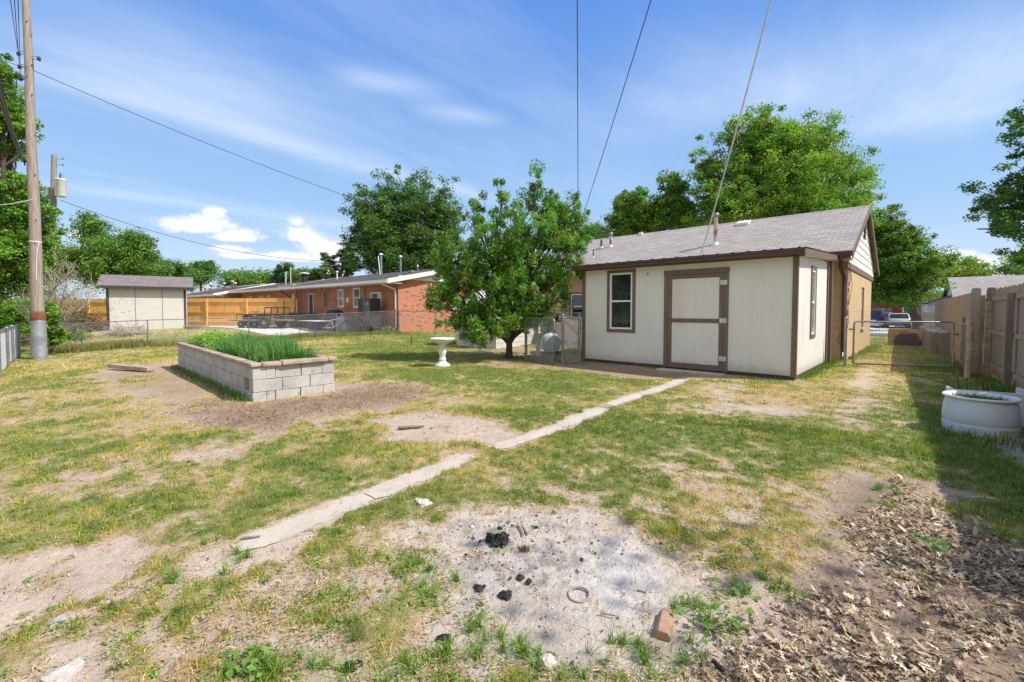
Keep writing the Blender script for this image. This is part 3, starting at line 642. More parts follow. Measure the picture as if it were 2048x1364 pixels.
    mb = MB(); mb.prism([(4.355, 2.91), (4.26, 2.91), (4.235, 2.96), (4.225, 3.02), (4.24, 3.02), (4.255, 2.97), (4.27, 2.925), (4.345, 2.925), (4.345, 3.02), (4.355, 3.02)], 'x', x0-.3, xb+.02); mb.build('gutter', M['gutter'], r)
    mb = MB(); mb.tube([(.22, 4.29, 2.92), (.22, 4.30, 2.80), (.20, 4.42, 2.6), (.215, 5.03, 2.35), (.22, 5.06, 2.2), (.23, 5.05, .25), (.24, 4.92, .10)], .048, 4, smooth=False); mb.build('downspout', M['gutter'], r)
    mb = MB()
    for dx in (0, .03, .06): mb.tube([(.31+dx*.3, 5.0, 2.8), (.30+dx, 5.10, 2.3), (.33-dx, 5.2, 1.9), (.31, 5.14+dx, 1.5), (.28+dx, 5.05, 1.1), (.1+dx*3, 5.07, .6), (.31, 5.09, .2)], .006, 5)
    mb.tube([(.33, 5.3, 2.6), (.36, 5.45, 2.2), (.34, 5.3, 1.8), (.33, 5.2, 1.6)], .006, 5); mb.build('cable', M['blackm'], r)
    # pipes, flashings and vents standing on the roof
    def pipe(u, v, h, rad, mt, cap, name):
        z = RZ(v)+.03; mb = MB(); mb.tube([(u, v, z-.1), (u, v, z+h)], rad, 14); p = mb.build(name, M[mt], rf)
        mb = MB(); mb.lathe([(rad*2.1, -.07), (rad*2.1, -.055), (rad*1.15, .06), (rad*1.0, .07)], (u, v, z), 14); mb.build('flashing', M['wht'], p)
        if cap: mb = MB(); mb.lathe([(rad*1.0, -.06), (rad*1.35, -.05), (rad*1.5, .03), (rad*1.45, .06), (rad*1.1, .10), (0, .11)], (u, v, z+h), 16); mb.build('cap', M['steel'], p)
    pipe(-3.63, 6.06, 1.0, .07, 'rust', True, 'flue'); pipe(-8.58, 7.29, .52, .06, 'rust', True, 'flue'); pipe(-9.02, 7.2, .38, .05, 'rustd', False, 'vent_pipe'); pipe(-8.55, 5.8, .34, .025, 'blackm', False, 'vent_pipe')
    mb = MB(); z = RZ(8.5)+.03; mb.prism([(8.2, RZ(8.2)+.035), (8.55, RZ(8.55)+.035), (8.55, RZ(8.55)+.13), (8.18, RZ(8.2)+.14)], 'x', -3.6, -3.15); mb.build('roof_vent', M['wht'], rf, .01)
    mb = MB(); mb.box(-7.9, -7.75, 8.6, 8.75, RZ(8.7), RZ(8.7)+.14); mb.build('roof_vent', M['wht'], rf, .01)
build_house()

# ------------------------------------------------------------------ block raised bed
def build_bed():
    r = empty('raised_garden_bed', (-7.58, 2.72, 0), 'long raised bed of stacked grey concrete blocks with timber cap and green onions', 'raised bed', -R(5))
    # local: x from -7.95 to 0 (west), y 0..1.25
    L, Wd = 6.5, 1.30; mb = MB(); rg = random.Random(3)
    for row in range(3):
        z0 = -.055+row*.2; off = (.2 if row % 2 else 0)
        for side in (0, 1):     # long sides
            x = -L-.2+off; y = 0 if side == 0 else Wd-.2
            while x < -.02:
                x1 = min(x+.4, 0); a = max(x, -L)
                if x1-a > .06 and not (row == 1 and x1 > -.21): 
                    j = rg.uniform(-.008, .008); mb.box(a+.003, x1-.003, y+j, y+.2+j, z0+.002+rg.uniform(0, .003), z0+.197)
                x += .4
        # short sides
        for X in (-.2, -L):
            ys = [(.0, .2), (.2, .34), (.34, .74), (.74, 1.14), (1.14, 1.24), (1.24, Wd)] if row == 2 else ([(0, .44), (.44, .88), (.88, Wd)] if row == 1 else [(.2, .33), (.33, .72), (.72, 1.1), (1.1, Wd)])
            for a, b in ys:
                if row != 1 and a < .2 and X == -.2 and row == 0: continue
                j = rg.uniform(-.012, .022) if row == 2 else rg.uniform(-.01, .012); tz = rg.uniform(-.012, .012)
                M_ = Matrix.Translation((X+.1+j, (a+b)/2, z0+.1)) @ Matrix.Rotation(tz, 4, 'X') @ Matrix.Rotation(rg.uniform(-.03, .03), 4, 'Z')
                mb.box(-.1, .1, -(b-a)/2+.005, (b-a)/2-.005, -.097, .097, M_)
    mb.build('block_wall', M['block'], r, .006)
    # timber cap
    def board(x0, x1, y0, y1, z=.548, h=.065, rz=0):
        m = MB(); m.cbox(((x0+x1)/2, (y0+y1)/2, z+h/2), (x1-x0, y1-y0, h), rz); return m.build('cap_timber', M['cap'], r, .018)
    board(-4.1, .03, -.03, .13); board(-L-.05, -4.12, -.03, .12, rz=.003); board(-L, -3.2, Wd-.14, Wd+.02); board(-3.18, -.1, Wd-.13, Wd+.03)
    board(-.135, .05, .135, .42, .545, .07); board(-.14, .06, .425, 1.18, .55, .075, .02); board(-.15, .05, 1.185, Wd+.04, .56, .07); board(-L-.03, -L+.12, .14, Wd-.16)
    m = MB(); vs = []; nx, ny = 60, 12
    for i in range(nx):
        for j in range(ny):
            x = -L+.15+(L-.3)*i/(nx-1); y = .13+(Wd-.26)*j/(ny-1); vs.append((x, y, .48+.04*float(vnoise(np.array(x*6), np.array(y*6)))))
    m.add(vs, [(i*ny+j, (i+1)*ny+j, (i+1)*ny+j+1, i*ny+j+1) for i in range(nx-1) for j in range(ny-1)], True); m.build('soil', M['soil'], r)
    # onions: tufts of long arching hollow leaves
    n = 5200; X, Y = [], []
    nt = 330; cx = RNG.uniform(-3.7, -.3, nt); cy = RNG.uniform(.24, Wd-.2, nt); k = RNG.integers(0, nt, n)
    bx = cx[k]+RNG.normal(0, .03, n); by = cy[k]+RNG.normal(0, .03, n); h = RNG.uniform(.15, .52, n)*(.75+.35*np.sin(cx[k]*1.3+cy[k]*4)**2); az = RNG.uniform(0, 2*np.pi, n); ln = np.abs(RNG.normal(.12, .22, n)); w = .0085
    ts = [0, .35, .7, 1.0]; P = []
    for i, t in enumerate(ts):
        o = ln*h*t*t*1.3; c = np.stack([bx+np.cos(az)*o+.05*t*h, by+np.sin(az)*o-.03*t*h, .49+h*(t-.18*ln*t*t*3)], 1); ww = w*(1-.85*t**2); a2 = az+1.57
        q = np.stack([np.cos(a2)*ww, np.sin(a2)*ww, 0*ww*a2], 1); P += [c-q, c+q]
    V = np.stack(P, 1).reshape(-1, 3); b = np.arange(n)*8; Fc = np.concatenate([np.stack([b+2*i, b+2*i+1, b+2*i+3, b+2*i+2], 1) for i in range(3)])
    col = np.array([.13, .29, .08])*RNG.uniform(.7, 1.35, (n, 1))+np.where(RNG.random((n, 1)) < .06, np.array([[.2, .14, .02]]), 0)
    c8 = np.repeat(col, 8, 0).reshape(n, 8, 3); c8[:, :2] *= 1.1; o = npmesh('onion_leaves', V, Fc, M['leaf'], r, c8.reshape(-1, 3)); tag(o, kind='stuff')
    # low leafy cover and the potato plants at the far end
    n = 14000; bx = RNG.uniform(-6.35, -.2, n); by = RNG.uniform(.17, Wd-.15, n); hump = np.clip(fbm(bx, by, 2.2, 3, 8)*1.3-.15, .05, 1)
    pot = np.clip((-bx-3.6)/.8, 0, 1); top = .51+.06*(1-pot)*hump+pot*(.16+.42*hump)*np.clip(1-np.abs(bx+5.2)/1.9, .3, 1); bz = .5+(top-.5)*RNG.uniform(.25, 1, n)**.6
    s = np.where(pot > .3, RNG.uniform(.03, .065, n), RNG.uniform(.010, .022, n)); leafcloud('leafy_cover', np.stack([bx, by, bz], 1), s, .62, np.where(pot[:, None] > .3, np.array([.24, .42, .07]), np.array([.14, .32, .05])), r, up=.8, stuff=True)
def leafcloud(name, P, L, asp, col, parent=None, up=.5, droop=0., mat=None, stuff=False, bright=.3, fold=.18):
    n = len(P); nr = RNG.normal(0, 1, (n, 3)); nr[:, 2] = np.abs(nr[:, 2])+up; nr /= np.linalg.norm(nr, axis=1)[:, None]
    a = np.cross(nr, RNG.normal(0, 1, (n, 3))); a /= np.linalg.norm(a, axis=1)[:, None]
    if droop: a[:, 2] -= droop; a /= np.linalg.norm(a, axis=1)[:, None]
    b = np.cross(nr, a); b /= np.linalg.norm(b, axis=1)[:, None]
    L = np.broadcast_to(L, (n,))[:, None]; W = L*asp
    V = np.stack([P-a*L*.5, P+b*W*.5+nr*W*fold-a*L*.08, P+a*L*.5, P-b*W*.5+nr*W*fold-a*L*.08], 1).reshape(-1, 3)
    i = np.arange(n)*4; Fc = np.concatenate([np.stack([i, i+1, i+2], 1), np.stack([i, i+2, i+3], 1)])
    col = np.broadcast_to(col, (n, 3))*RNG.uniform(1-bright, 1+bright, (n, 1)); o = npmesh(name, V, Fc, mat or M['leaf'], parent, np.repeat(col, 4, 0))
    if stuff: o['kind'] = 'stuff'
    return o
build_bed()
m = MB(); m.cbox((0, 0, 0), (1.5, .16, .10), .35, ry=.02); tag(m.build('timber_scrap', M['cap'], None, .012, (-14.2, 2.35, .04)), 'short weathered timber lying on the dirt along the far end of the block bed', 'timber')

# ------------------------------------------------------------------ birdbath
def build_birdbath():
    p = G(885, 733); r = empty('birdbath', p, 'white cast birdbath with scalloped bowl on a turned pedestal beside the leafy tree', 'birdbath')
    m = MB(); m.lathe([(0, 0), (.20, 0), (.20, .035), (.185, .05), (.17, .075), (.12, .10), (.085, .15), (.085, .17), (.10, .185), (.085, .20), (.07, .26), (.088, .32), (.10, .38), (.088, .44), (.068, .50), (.075, .53), (.10, .56), (.10, .59), (0, .59)], n=20,
        wob=lambda i, a: .03*math.cos(8*a) if i in (1, 2, 3, 9, 10, 11, 12, 13, 14) else 0); m.build('pedestal', M['birdb'], r)
    m = MB(); m.lathe([(0, .585), (.12, .585), (.2, .62), (.275, .665), (.30, .70), (.31, .725), (.285, .735), (.25, .70), (.15, .66), (0, .645)], n=48, wob=lambda i, a: .045*abs(math.cos(6*a)) if 3 <= i <= 6 else 0); m.build('bowl', M['birdb'], r)
build_birdbath()

# ------------------------------------------------------------------ fences
def chain_panel(mb, a, b, za, zb_, h, pitch=.075, r=.0024, z0=.03):
    """diamond wire netting between ground points a and b, foot heights za, zb_"""
    a = np.array(a[:2], float); b = np.array(b[:2], float); L = np.linalg.norm(b-a); t = (b-a)/L; nrm = np.array([-t[1], t[0]]); hh = h-z0
    k = -int(hh/pitch)-1; 
    while k*pitch < L:
        for s in (0, 1):
            # line s = x, from bottom x0 to top x0+hh (or mirrored)
            x0 = k*pitch; xa, xb = x0, x0+hh; qa, qb = 0., hh
            if xa < 0: qa = -xa; xa = 0
            if xb > L: qb = hh-(xb-L); xb = L
            if xb-xa > .03:
                if s: qa, qb = hh-qa, hh-qb
                def P(x, q, o): z = za+(zb_-za)*x/L; c = a+t*x; return (c[0]+nrm[0]*o, c[1]+nrm[1]*o, z+z0+q)
                o = r*(1 if s else -1)
                p0, p1 = P(xa, qa, o), P(xb, qb, o); d = Vector(p1)-Vector(p0); u = Vector((nrm[0], nrm[1], 0)); w = d.cross(u).normalized()
                vs = []
                for p in (p0, p1):
                    for an in (0, 2.094, 4.189): vs.append(Vector(p)+(u*math.cos(an)+w*math.sin(an))*r)
                mb.add(vs, [(0, 1, 4, 3), (1, 2, 5, 4), (2, 0, 3, 5)])
        k += 1
def chain_fence(name, label, pts, h, post_r=.022, term=(0, -1), pitch=.075, wr=.0020, rail=.017, group=None, tall_end=.12, cat='fence', mats=('steel', 'wire')):
    z = [g1(p[0], p[1]) for p in pts]; o0 = np.array([pts[0][0], pts[0][1], z[0]])
    r = empty(name, o0, label, cat, group=group); n = len(pts); nm = MB()
    loc = [(p[0]-o0[0], p[1]-o0[1], q-o0[2]) for p, q in zip(pts, z)]
    for i, p in enumerate(loc):
        tt = i in term or i-n in term; mb = MB(); rr = post_r*(1.5 if tt else 1); top = h+(tall_end if tt else .0)
        mb.tube([(p[0], p[1], p[2]-.1), (p[0], p[1], p[2]+top)], rr, 12); mb.lathe([(rr*1.12, -.02), (rr*1.15, .0), (rr*.8, rr*.7), (0, rr*1.05)], (p[0], p[1], p[2]+top), 12)
        if tt: 
            for q in (.25, .6, h-.1): mb.lathe([(rr*1.0, -.014), (rr*1.18, -.012), (rr*1.18, .012), (rr, .014)], (p[0], p[1], p[2]+q), 12)
        mb.build('post', M[mats[0]], r)
    MB().tube([(p[0], p[1], p[2]+h+rail*.2) for p in loc], rail, 10).build('top_rail', M[mats[0]], r)
    for i in range(n-1): chain_panel(nm, loc[i], loc[i+1], loc[i][2], loc[i+1][2], h, pitch, wr)
    nm.build('wire_mesh', M[mats[1]], r); return r
FB = [(-25.3, 1.75), (-24.1, 4.6), (-22.85, 8.1), (-21.02, 11.45), (-19.33, 13.75)]
chain_fence('chain_link_fence', 'long low chain link fence from the utility pole to the red brick house', FB, 1.10, wr=.0020)
chain_fence('chain_link_fence', 'short chain link fence in front of the sunlit red brick gable wall', [(-19.33, 13.95), (-17.2, 14.6), (-14.4, 15.3)], 1.10, wr=.0020)

def slat_fence():
    pts = [(-11.2, -.25), (-13.6, .05), (-16.57, .28), (-19.4, .5), (-21.3, .66), (-22.9, .85)]
    z = [g1(*p) for p in pts]; r = empty('slatted_chain_link_fence', (pts[0][0], pts[0][1], z[0]), 'chain link fence with pale grey slats at the left edge of the yard', 'fence')
    loc = [(p[0]-pts[0][0], p[1]-pts[0][1], q-z[0]) for p, q in zip(pts, z)]
    for p in loc:
        mb = MB(); mb.tube([(p[0], p[1], p[2]-.1), (p[0], p[1], p[2]+1.14)], .04, 12); mb.lathe([(.044, 0), (.03, .03), (0, .04)], (p[0], p[1], p[2]+1.14), 12); mb.build('post', M['steel'], r)
    MB().tube([(p[0], p[1]+.0, p[2]+1.12) for p in loc], .022, 10).build('top_rail', M['steel'], r)
    sm, nm = MB(), MB()
    for i in range(len(loc)-1):
        a, b = np.array(loc[i]), np.array(loc[i+1]); L = np.linalg.norm(b-a); t = (b-a)/L; k = int(L/.085); rz_ = math.atan2(t[1], t[0])
        for j in range(k):
            c = a+t*(j+.5)*.085; sm.cbox((c[0], c[1]-.03, c[2]+.56), (.055, .004, 1.02), rz_, ry=random.uniform(-.01, .01))
        chain_panel(nm, a+[0, -.04, 0], b+[0, -.04, 0], a[2], b[2], 1.1, .09, .003)
    sm.build('slats', M['poly'], r); nm.build('wire_mesh', M['wire'], r)
slat_fence()

def picket_run(mb, a, b, z0a, z0b, h, w=.14, gap=.006, th=.016, off=0, dog=True, jit=.01, hf=None):
    a = np.array(a, float); b = np.array(b, float); L = np.linalg.norm(b-a); t = (b-a)/L; nrm = np.array([-t[1], t[0]]); x = 0; rz_ = math.atan2(t[1], t[0])
    while x+w <= L+.02:
        c = a+t*(x+w/2)+nrm*off; z0 = z0a+(z0b-z0a)*x/L; H = (hf(x/L) if hf else h)+random.uniform(-jit, jit)
        M_ = Matrix.Translation((c[0], c[1], z0)) @ Matrix.Rotation(rz_, 4, 'Z') @ Matrix.Rotation(random.uniform(-.006, .006), 4, 'Y')
        e = .028 if dog else .004; q = w/2
        poly = [(-q, .03), (q, .03), (q, H-e), (q-e, H), (-q+e, H), (-q, H-e)]; vs = [M_ @ Vector((p, -th/2, zz)) for p, zz in poly]+[M_ @ Vector((p, th/2, zz)) for p, zz in poly]; n = 6
        mb.add(vs, [tuple(range(n))[::-1], tuple(range(n, 2*n))]+[(i, (i+1) % n, n+(i+1) % n, n+i) for i in range(n)]); x += w+gap
def line_box(mb, a, b, za, zb_, w, h):    # rail from a to b
    a = Vector((a[0], a[1], za)); b = Vector((b[0], b[1], zb_)); d = b-a; c = (a+b)/2; rz_ = math.atan2(d.y, d.x); ry = -math.atan2(d.z, math.hypot(d.x, d.y)); mb.cbox(c, (d.length, w, h), rz_, ry=ry)
def right_fence():
    # section nearest the camera: rails and posts towards the yard
    r = empty('wood_privacy_fence', (1.80, 14.3, 0), 'weathered wooden privacy fence on the right with its posts and rails facing the yard', 'fence')
    mb = MB(); picket_run(mb, (.055, 0), (.055, -10.4), 0, 0, 1.92, jit=.018); mb.build('boards', M['wood'], r)
    for z in (.26, .98, 1.70):
        for k in range(4):
            mb = MB(); a = np.array((.02, -.02-2.58*k)); b = np.array((.02, -.02-2.58*(k+1)+.01)); line_box(mb, a, b, z+.012*(k % 2), z-.015*(k % 2), .04, .09); mb.build('rail', M['wood'], r, .003)
    for (x, y, h) in ((-.055, -2.27, 1.76), (-.055, -4.7, 1.8), (-.055, -7.1, 1.8), (-.055, -9.5, 1.8)):
        mb = MB(); mb.cbox((x, y, h/2-.05), (.095, .095, h+.1), ry=.006); mb.build('post', M['woodd'], r, .006)
    mb = MB(); mb.prism([(-.075, 0), (.075, 0), (.075, 1.88), (.055, 1.95), (-.055, 1.95), (-.075, 1.88)], 'y', .055, .09); mb.build('end_board', M['woodd'], r, .004)
    mb = MB(); mb.cbox((-.04, .0, .80), (.09, .09, 1.66)); mb.build('post', M['cap'], r, .005)
    # far section, boards flush towards the yard
    r2 = empty('wood_privacy_fence', (1.55, 14.2, 0), 'far stretch of privacy fence with flush pale boards running back beside the side yard', 'fence')
    mb = MB(); picket_run(mb, (.02, .2), (.20, 13.6), 0, -.02, 1.86, jit=.012, dog=False, gap=.004); mb.build('boards', M['wood'], r2)
    for z in (.3, 1.0, 1.62): m = MB(); line_box(m, (.06, .2), (.26, 13.6), z, z, .04, .09); m.build('rail', M['wood'], r2)
    for k in range(6): m = MB(); m.cbox((.13+.04*k, .3+2.6*k, .88), (.09, .09, 1.8)); m.build('post', M['wood'], r2)
    m = MB(); m.prism([(-.08, 0), (.07, 0), (.07, 1.90), (.05, 1.94), (-.06, 1.94), (-.08, 1.90)], 'y', -.04, -.01); m.build('end_board', M['wood'], r2, .006)
right_fence()
def cedar_fence():
    a, b = np.array((-42.3, 3.2)), np.array((-30.2, 13.45)); r = empty('cedar_fence', (a[0], a[1], .3), 'new orange cedar picket fence behind the garden shed and patio', 'fence'); A = np.array((0., 0.)); B = b-a; t = B/np.linalg.norm(B)
    # extend it behind the dead shrub
    A = -t*4; mb = MB(); picket_run(mb, A, B, .02, .08, 1.86, jit=.008); mb.build('boards', M['cedar'], r)
    L = np.linalg.norm(B-A); k = 0; nr = np.array((t[1], -t[0])); x = 0
    cuts = [0]+[np.linalg.norm(at(px, 620, 29.6)[:2]-a)+4 for px in (120, 180, 240, 300, 360, 414, 494, 566, 594)]
    for c in cuts: m = MB(); p = A+t*c+nr*.07; m.cbox((p[0], p[1], .95), (.09, .09, 1.86), math.atan2(t[1], t[0])); m.build('post', M['cedar'], r)
    for z in (.35, .98, 1.66): m = MB(); line_box(m, A+nr*.04, B+nr*.04, z, z+.06, .04, .09); m.build('rail', M['cedar'], r)
cedar_fence()

def gate(name, label, a, b, h, z0, mats=('steel', 'wire'), wr=.0020, cap=True):
    a = np.array(a, float); b = np.array(b, float); r = empty(name, (a[0], a[1], g1(*a)), label, 'gate', math.atan2(b[1]-a[1], b[0]-a[0])); L = np.linalg.norm(b-a)
    m = MB(); q = .06; m.tube([(0, 0, z0), (0, 0, h-q), (q*.3, 0, h-q*.3), (q, 0, h), (L-q, 0, h), (L-q*.3, 0, h-q*.3), (L, 0, h-q), (L, 0, z0), (0, 0, z0)], .02, 10); m.build('gate_frame', M[mats[0]], r)
    m = MB(); chain_panel(m, (0, 0), (L, 0), z0, z0, h-z0, .07, wr, 0); m.build('wire_mesh', M[mats[1]], r)
    for z in (z0+.15, h-.2): m = MB(); m.box(-.11, .02, -.012, .012, z-.02, z+.02); m.build('hinge', M['steel'], r)
    m = MB(); m.box(L-.02, L+.10, -.015, .015, h-.32, h-.28); m.tube([(L+.08, .0, h-.36), (L+.08, 0, h-.22)], .01, 6); m.build('latch', M['steel'], r); return r
def post(x, y, h, r_, label, mt='steel', grp=None, name='gate_post', tilt_=0):
    m = MB(); m.tube([(0, 0, -.1), (tilt_*h, 0, h)], r_, 14); m.lathe([(r_*1.1, -.02), (r_*1.12, 0), (r_*.8, r_*.6), (0, r_*.9)], (tilt_*h, 0, h), 14)
    for q in (.3, .62, .95):
        if q < h and mt == 'steel': m.lathe([(r_, -.014), (r_*1.2, -.011), (r_*1.2, .011), (r_, .014)], (tilt_*q, 0, q), 14)
    return tag(m.build(name, M[mt], None, 0, (x, y, g1(x, y))), label, 'post')
gate('chain_link_gate', 'wide chain link gate closing the side yard beside the tan brick house', (-.60, 14.5), (1.31, 15.3), 1.15, .06)
post(-.76, 14.35, 1.25, .035, 'steel gate post against the downspout corner of the tan brick house')
post(1.50, 15.7, 1.26, .035, 'steel gate post just left of the round wooden post by the privacy fence')
m = MB(); m.tube([(0, 0, 0), (.02, .01, .6), (.0, 0, 1.28)], [.06, .055, .05], 12); tag(m.build('wooden_post', M['cap'], None, 0, (1.38, 13.4, 0)), 'short round pale wooden post in front of the privacy fence near the side gate', 'post')
m = MB(); m.tube([(1.5, 15.7, 1.15), (1.40, 13.4, 1.16)], .018, 8); r = empty('chain_link_fence', (1.45, 14.5, 0), 'narrow chain link panel between the steel gate post and the round wooden post', 'fence')
m = MB(); m.tube([(.05, 1.2, 1.12), (-.03, -1.05, 1.12)], .017, 8); m.build('top_rail', M['steel'], r); m = MB(); chain_panel(m, (.05, 1.2), (-.03, -1.05), 0, 0, 1.1, .07); m.build('wire_mesh', M['wire'], r)
# the gate and panels beside the leafy tree
gate('chain_link_gate', 'narrow chain link gate standing ajar between the leafy tree and the cream shed', (-7.85, 9.98), (-6.68, 9.72), 1.22, .05)
post(-6.56, 9.95, 1.32, .036, 'steel post between the open gate and the wire panel at the cream shed')
post(-6.27, 10.32, 1.36, .04, 'thick steel post tight against the left corner of the cream shed')
post(-8.1, 10.35, 1.1, .03, 'steel hinge post of the open gate, close to the leafy tree trunk')
m = MB(); m.box(-.05, .05, -.05, .05, 0, 1.35); m.box(-.05, .05, .55, .65, 0, 1.3); 
r = empty('chain_link_fence', (-6.56, 9.95, 0), 'small chain link panel between two steel posts at the left corner of the cream shed', 'fence')
m = MB(); m.tube([(0, 0, 1.24), (.29, .37, 1.24)], .018, 8); m.build('top_rail', M['steel'], r); m = MB(); chain_panel(m, (0, 0), (.29, .37), 0, 0, 1.22, .06); m.build('wire_mesh', M['wire'], r)
chain_fence('chain_link_fence', 'chain link fence standing behind the white barrel lying on its side', [hw(-5.3, 3.95)[:2], hw(-6.6, 3.2)[:2], hw(-8.2, 2.6)[:2]], 1.3, wr=.0026)
m = MB(); m.box(-.05, .05, -.05, .05, 0, 1.25); tag(m.build('wooden_post', M['wht'], None, .004, (-8.3, 11.2, 0)), 'white painted square post behind the hinge side of the narrow gate', 'post')
# barrel lying behind the gate
def barrel():
    p = np.array((-8.35, 12.0, .0)); r = empty('plastic_barrel', p, 'white plastic barrel lying on its side behind the narrow chain link gate', 'barrel', R(38))
    M_ = Matrix.Translation((0, 0, .34)) @ Matrix.Rotation(R(-90), 4, 'X')
    mb = MB(); prof = [(0, 0), (.24, 0), (.29, .02), (.315, .08), (.32, .25), (.335, .28), (.32, .31), (.32, .6), (.335, .63), (.32, .66), (.31, .84), (.28, .9), (.2, .92), (0, .92)]; mb.lathe(prof, n=28); mb.v = [tuple(M_ @ Vector(v)) for v in mb.v]; mb.build('body', M['poly'], r)
    mb = MB(); mb.lathe([(.03, .0), (.035, .03), (0, .03)], (.16, 0, .92), 10); mb.v = [tuple(M_ @ Vector(v)) for v in mb.v]; mb.build('bung', M['polyr'], r)
barrel()
# whitewashed low block store behind the tree
def white_store():
    p = at(912, 692, 18); r = empty('block_outbuilding', (-13.3, 12.4, 0), 'low whitewashed block outbuilding behind the leafy tree', 'outbuilding', R(-4))
    mb = MB(); mb.box(0, 2.3, 0, .2, -.1, 1.45); mb.box(2.1, 2.3, .2, 2.2, -.1, 1.45); mb.box(0, .2, .2, 2.2, -.1, 1.45); mb.box(0, 2.3, 2.2, 2.4, -.1, 1.45); mb.build('wall', brickmat('whitewashed_block', (.66, .63, .60), (.60, .57, .54), (.50, .47, .44), w=.4, h=.2), r)
    MB().prism([(-.2, 1.454), (2.6, 1.46), (1.2, 2.25)], 'x', -.15, 2.45).build('roof', M['wht'], r)
white_store()

# ------------------------------------------------------------------ tub planter
def tub():
    r = empty('tub_planter', (.895, 7.58, 0), 'white barrel cut down into a round planter with flared rim beside the privacy fence', 'planter', R(20))
    pr = [(.315, -.03), (.322, .03), (.326, .10), (.326, .115), (.320, .125), (.326, .135), (.326, .22), (.315, .33), (.298, .395), (.296, .402), (.318, .407), (.330, .417), (.332, .430), (.324, .440), (.31, .440), (.285, .428), (.272, .40), (.272, .36), (.275, .34)]
    m = MB(); m.lathe(pr[:10], n=56); m.build('body', M['poly'], r)
    m = MB(); m.lathe(pr[9:], n=56); m.build('rim', M['polyr'], r)
    m = MB(); m.lathe([(.276, .392), (.2, .398), (0, .40)], n=24); m.build('soil', M['soil'], r)
    m = MB()
    for a in np.linspace(-1.75, -1.05, 9): pass
    th = [R(-88)+k*R(9) for k in range(7)]
    vs = [(.331*math.cos(t), .331*math.sin(t), z) for t in th for z in (.0, .10)]; m.add(vs, [(2*i, 2*i+2, 2*i+3, 2*i+1) for i in range(6)]); pt = m.build('patch', M['conc'], r)
    n = 160; a = RNG.uniform(0, 6.28, n); q = .24*RNG.random(n)**.5; o = blades('seedlings', np.cos(a)*q, np.sin(a)*q, np.full(n, .395), RNG.uniform(.015, .075, n), np.full(n, .008), .6, np.array([.16, .30, .05])*RNG.uniform(.7, 1.3, (n, 1)), M['grass'], 2, r); o['kind'] = 'stuff'
    # pale board wall standing behind
    b = empty('white_board', (1.02, 8.12, 0), 'white painted board box edge standing on the ground just behind the round tub planter', 'board', R(8))
    m = MB(); m.box(-.30, .36, -.015, .015, 0, .425); m.build('front_board', M['wht'], b, .004); m = MB(); m.box(.361, .39, -.015, .4, 0, .45); m.build('side_board', M['wht'], b, .004); m = MB(); m.box(-.30, -.27, .016, .4, 0, .41); m.build('side_board', M['wht'], b, .004)
    # rose canes and hooks
    s = empty('rose_stems', (1.08, 8.3, 0), 'bare reddish rose canes with a few leaves growing behind the tub planter', 'plant')
    m = MB()
    for x, y, dx, h in ((-.26, 0, -.12, 1.02), (-.22, .02, .0, .56), (.0, .1, -.15, .92), (.05, .1, -.16, .85), (.02, .1, .1, .52), (.16, 0, .03, .55), (-.05, .05, .02, .58), (.25, 0, .22, .58), (-.12, 0, -.02, .53)): m.tube([(x, y, 0), (x+dx*.4, y, h*.45), (x+dx*.75, y+.01, h*.8), (x+dx, y, h)], [.009, .008, .006, .003], 6)
    m.build('stem', M['rustd'], s); P = []
    for k in range(70): q = random.choice(((-.1, 0), (.05, .05), (.0, 0), (-.2, 0))); P.append((q[0]+random.gauss(0, .05), q[1]+random.gauss(0, .04), .49+random.gauss(0, .03)))
    leafcloud('leaves', np.array(P), .05, .55, np.array([.12, .24, .06]), s)
tub()

